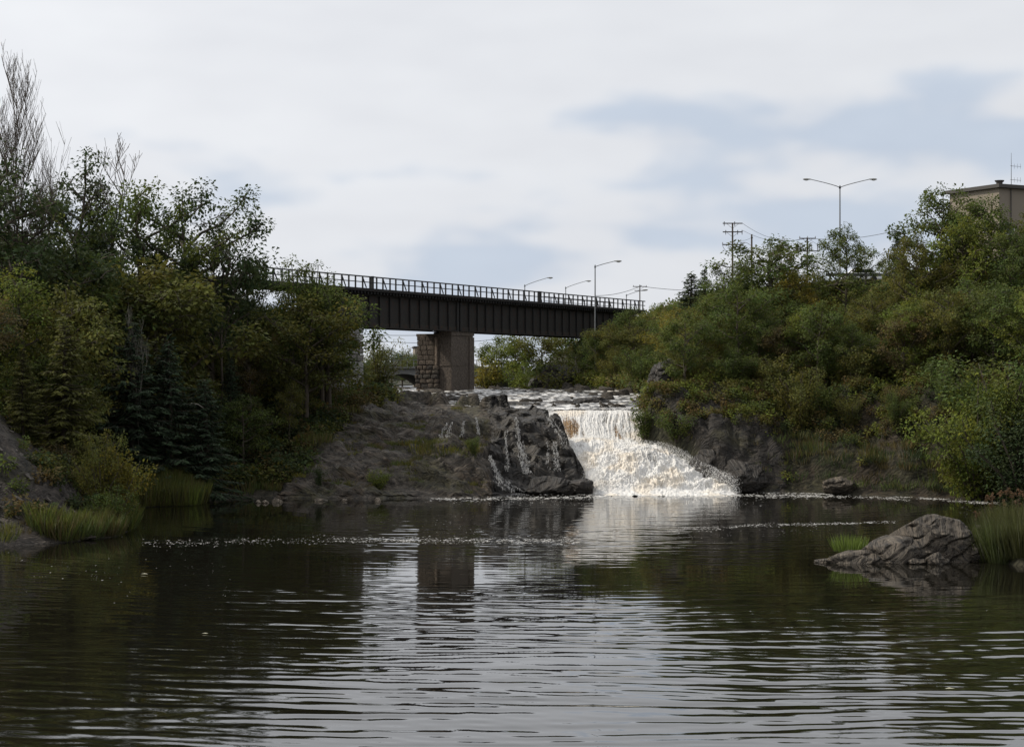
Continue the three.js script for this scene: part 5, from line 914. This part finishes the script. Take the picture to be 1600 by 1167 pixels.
// reeds and dry goldenrod on the right shore
{
  const r = rng(66), reeds = [[1552, 880, 80.2], [1572, 880, 80.4], [1594, 880, 80.0], [1616, 880, 80.4], [1562, 872, 82.5], [1588, 872, 82.8], [1548, 880, 78.6], [1566, 880, 78.0], [1582, 880, 77.6], [1600, 880, 77.2]];
  reeds.forEach(([px, py, dn], i) => { const x = Math.max(PX(px, dn), 25.7), g = group('reed_clump', x, Math.max(-0.05, terrainH(x, dn) - 0.1), -dn * S); tag(g, `green reed clump by the pool rocks, ${ordinals[i < 4 ? i : i < 6 ? i - 4 : i - 6]} from the left in the ${i < 4 ? 'middle' : i < 6 ? 'back' : 'front'} row`, 'reeds', 'reeds at the right edge'); const m = M.grass.clone(); m.color = C(0.062 + 0.02 * r(), 0.07 + 0.02 * r(), 0.022); mesh('blades', grassTuft(80 + i, 420, 2.1 + r() * 0.5, 0.04, 0.62), m, g); top(g); });
  const stalk = (h) => { const L = new Leaves(), w = [tube([V(0, 0, 0), V(0.05, h * 0.5, 0.02), V(0.12, h, 0.05)], 0.018, 0.008, 4)]; for (let k = 0; k < 46; k++) { const t = r(), a = r() * 6.28; L.leaf(0.12 * t, h * (0.25 + 0.6 * t), 0.04, V(Math.cos(a), 0.2, Math.sin(a)), V(0, 1, 0.2), 0.16, 0.035, [0.10, 0.085, 0.035]); } for (let b = 0; b < 4; b++) { const a = r() * 6.28, rr = 0.12 + r() * 0.16; for (let k = 0; k < 7; k++) { const t = k / 6; L.clump(0.12 + Math.cos(a) * rr * t, h - 0.32 + b * 0.07 + 0.16 * Math.sin(t * 2.4), 0.05 + Math.sin(a) * rr * t, 0.045, 12, 0.05, r, [0.15, 0.088, 0.044], 1); } } return [mergeGeometries(w), L.build()]; };
  const stems = [[1537, 775], [1548, 772], [1560, 768], [1570, 764], [1580, 770], [1590, 766], [1598, 772], [1566, 782], [1586, 782], [1545, 786], [1523, 800]];
  stems.forEach(([px, py], i) => { const dn = 83.4 + r() * 1.4, x = PX(px, dn), yb = Math.max(0, terrainH(x, dn)) - 0.05, h = PY(py, dn) - yb, [w, f] = stalk(h), g = group('dry_flower_stalk', x, yb, -dn * S); tag(g, `tall rust-brown dry flower stalk above the reeds, ${i === 10 ? 'lone one beside the upright stone' : ordinals[stems.slice(0, 10).filter(q => q[0] < px).length] + ' from the left'}`, 'plant', 'dry flower stalks on the right shore'); mesh('stem', w, M.bark, g); const fh = mesh('flower_head', f, M.grass, g); fh.userData.kind = 'stuff'; top(g); });
}
// loose slate on the steep left slope
{
  const r = rng(515), pts = [], g = stoneGeo(1, 0.12, 0.7, r, 0.06);
  for (let k = 0; k < 4000 && pts.length < 420; k++) { const dn = lerp(88, 108, r()), x = lerp(-40, -25, r()), { sp } = terrainBase(x, dn); if (sp < 1.6 || sp > 13 || fbm(x * 0.25, dn * 0.25, 9, 3) > 0.14) continue; const v = 0.28 + r() * 0.5; pts.push({ x, y: terrainH(x, dn) + 0.02, z: -dn * S, r: (r() - 0.5) * 0.9, tz: -0.62 + (r() - 0.5) * 0.4, tx: (r() - 0.5) * 0.4, s: 0.3 + r() * r() * 0.95, c: [v * 0.36, v * 0.33, v * 0.31] }); }
  scatter('slate_scree', g, new THREE.MeshStandardMaterial({ color: 0xffffff, map: rockMap, roughness: 0.85 }), pts, 'loose dark slate slabs strewn over the steep left slope', 'scree');
}
// driftwood and dead stems
function stick(px0, py0, px1, py1, dn, rad, label, mat = M.paleBark) { const a = P3(px0, py0, dn), b = P3(px1, py1, dn); const pts = [a, a.clone().lerp(b, 0.5).add(V(0.05, 0.12, 0.1)), b]; top(tag(mesh('dead_branch', tube(pts, rad, rad * 0.5, 6), mat), label, 'branch')); }
stick(137, 812, 172, 836, 92.4, 0.07, 'pale driftwood branch sloping into the water below the left bushes');
stick(298, 630, 318, 638, 117, 0.05, 'pale broken branch lying among the dark left-bank trees');
stick(492, 783, 512, 782, 119.4, 0.05, 'thin driftwood stick in the shallows below the rock ledge');
for (const [px, py, l, s] of [[320, 991, 'small pale leaf afloat at the left of the dark water', 0.13], [1485, 1078, 'pale yellow leaf afloat at the lower right', 0.16], [225, 898, 'pale floating feather left of the foam line', 0.2]]) { const dn = H * FN / (py - HOR), L = new Leaves(); L.leaf(-s, 0, 0, V(1, 0.02, 0.1), V(0, 1, 0), s * 2, s * 0.9, [0.6, 0.58, 0.42]); const m = mesh('floating_leaf', L.build(), M.grass); m.position.set(PX(px, dn), poolWave(PX(px, dn), dn * S) + 0.03, -dn * S); top(tag(m, l, 'leaf')); }
renderer.render(scene, camera);
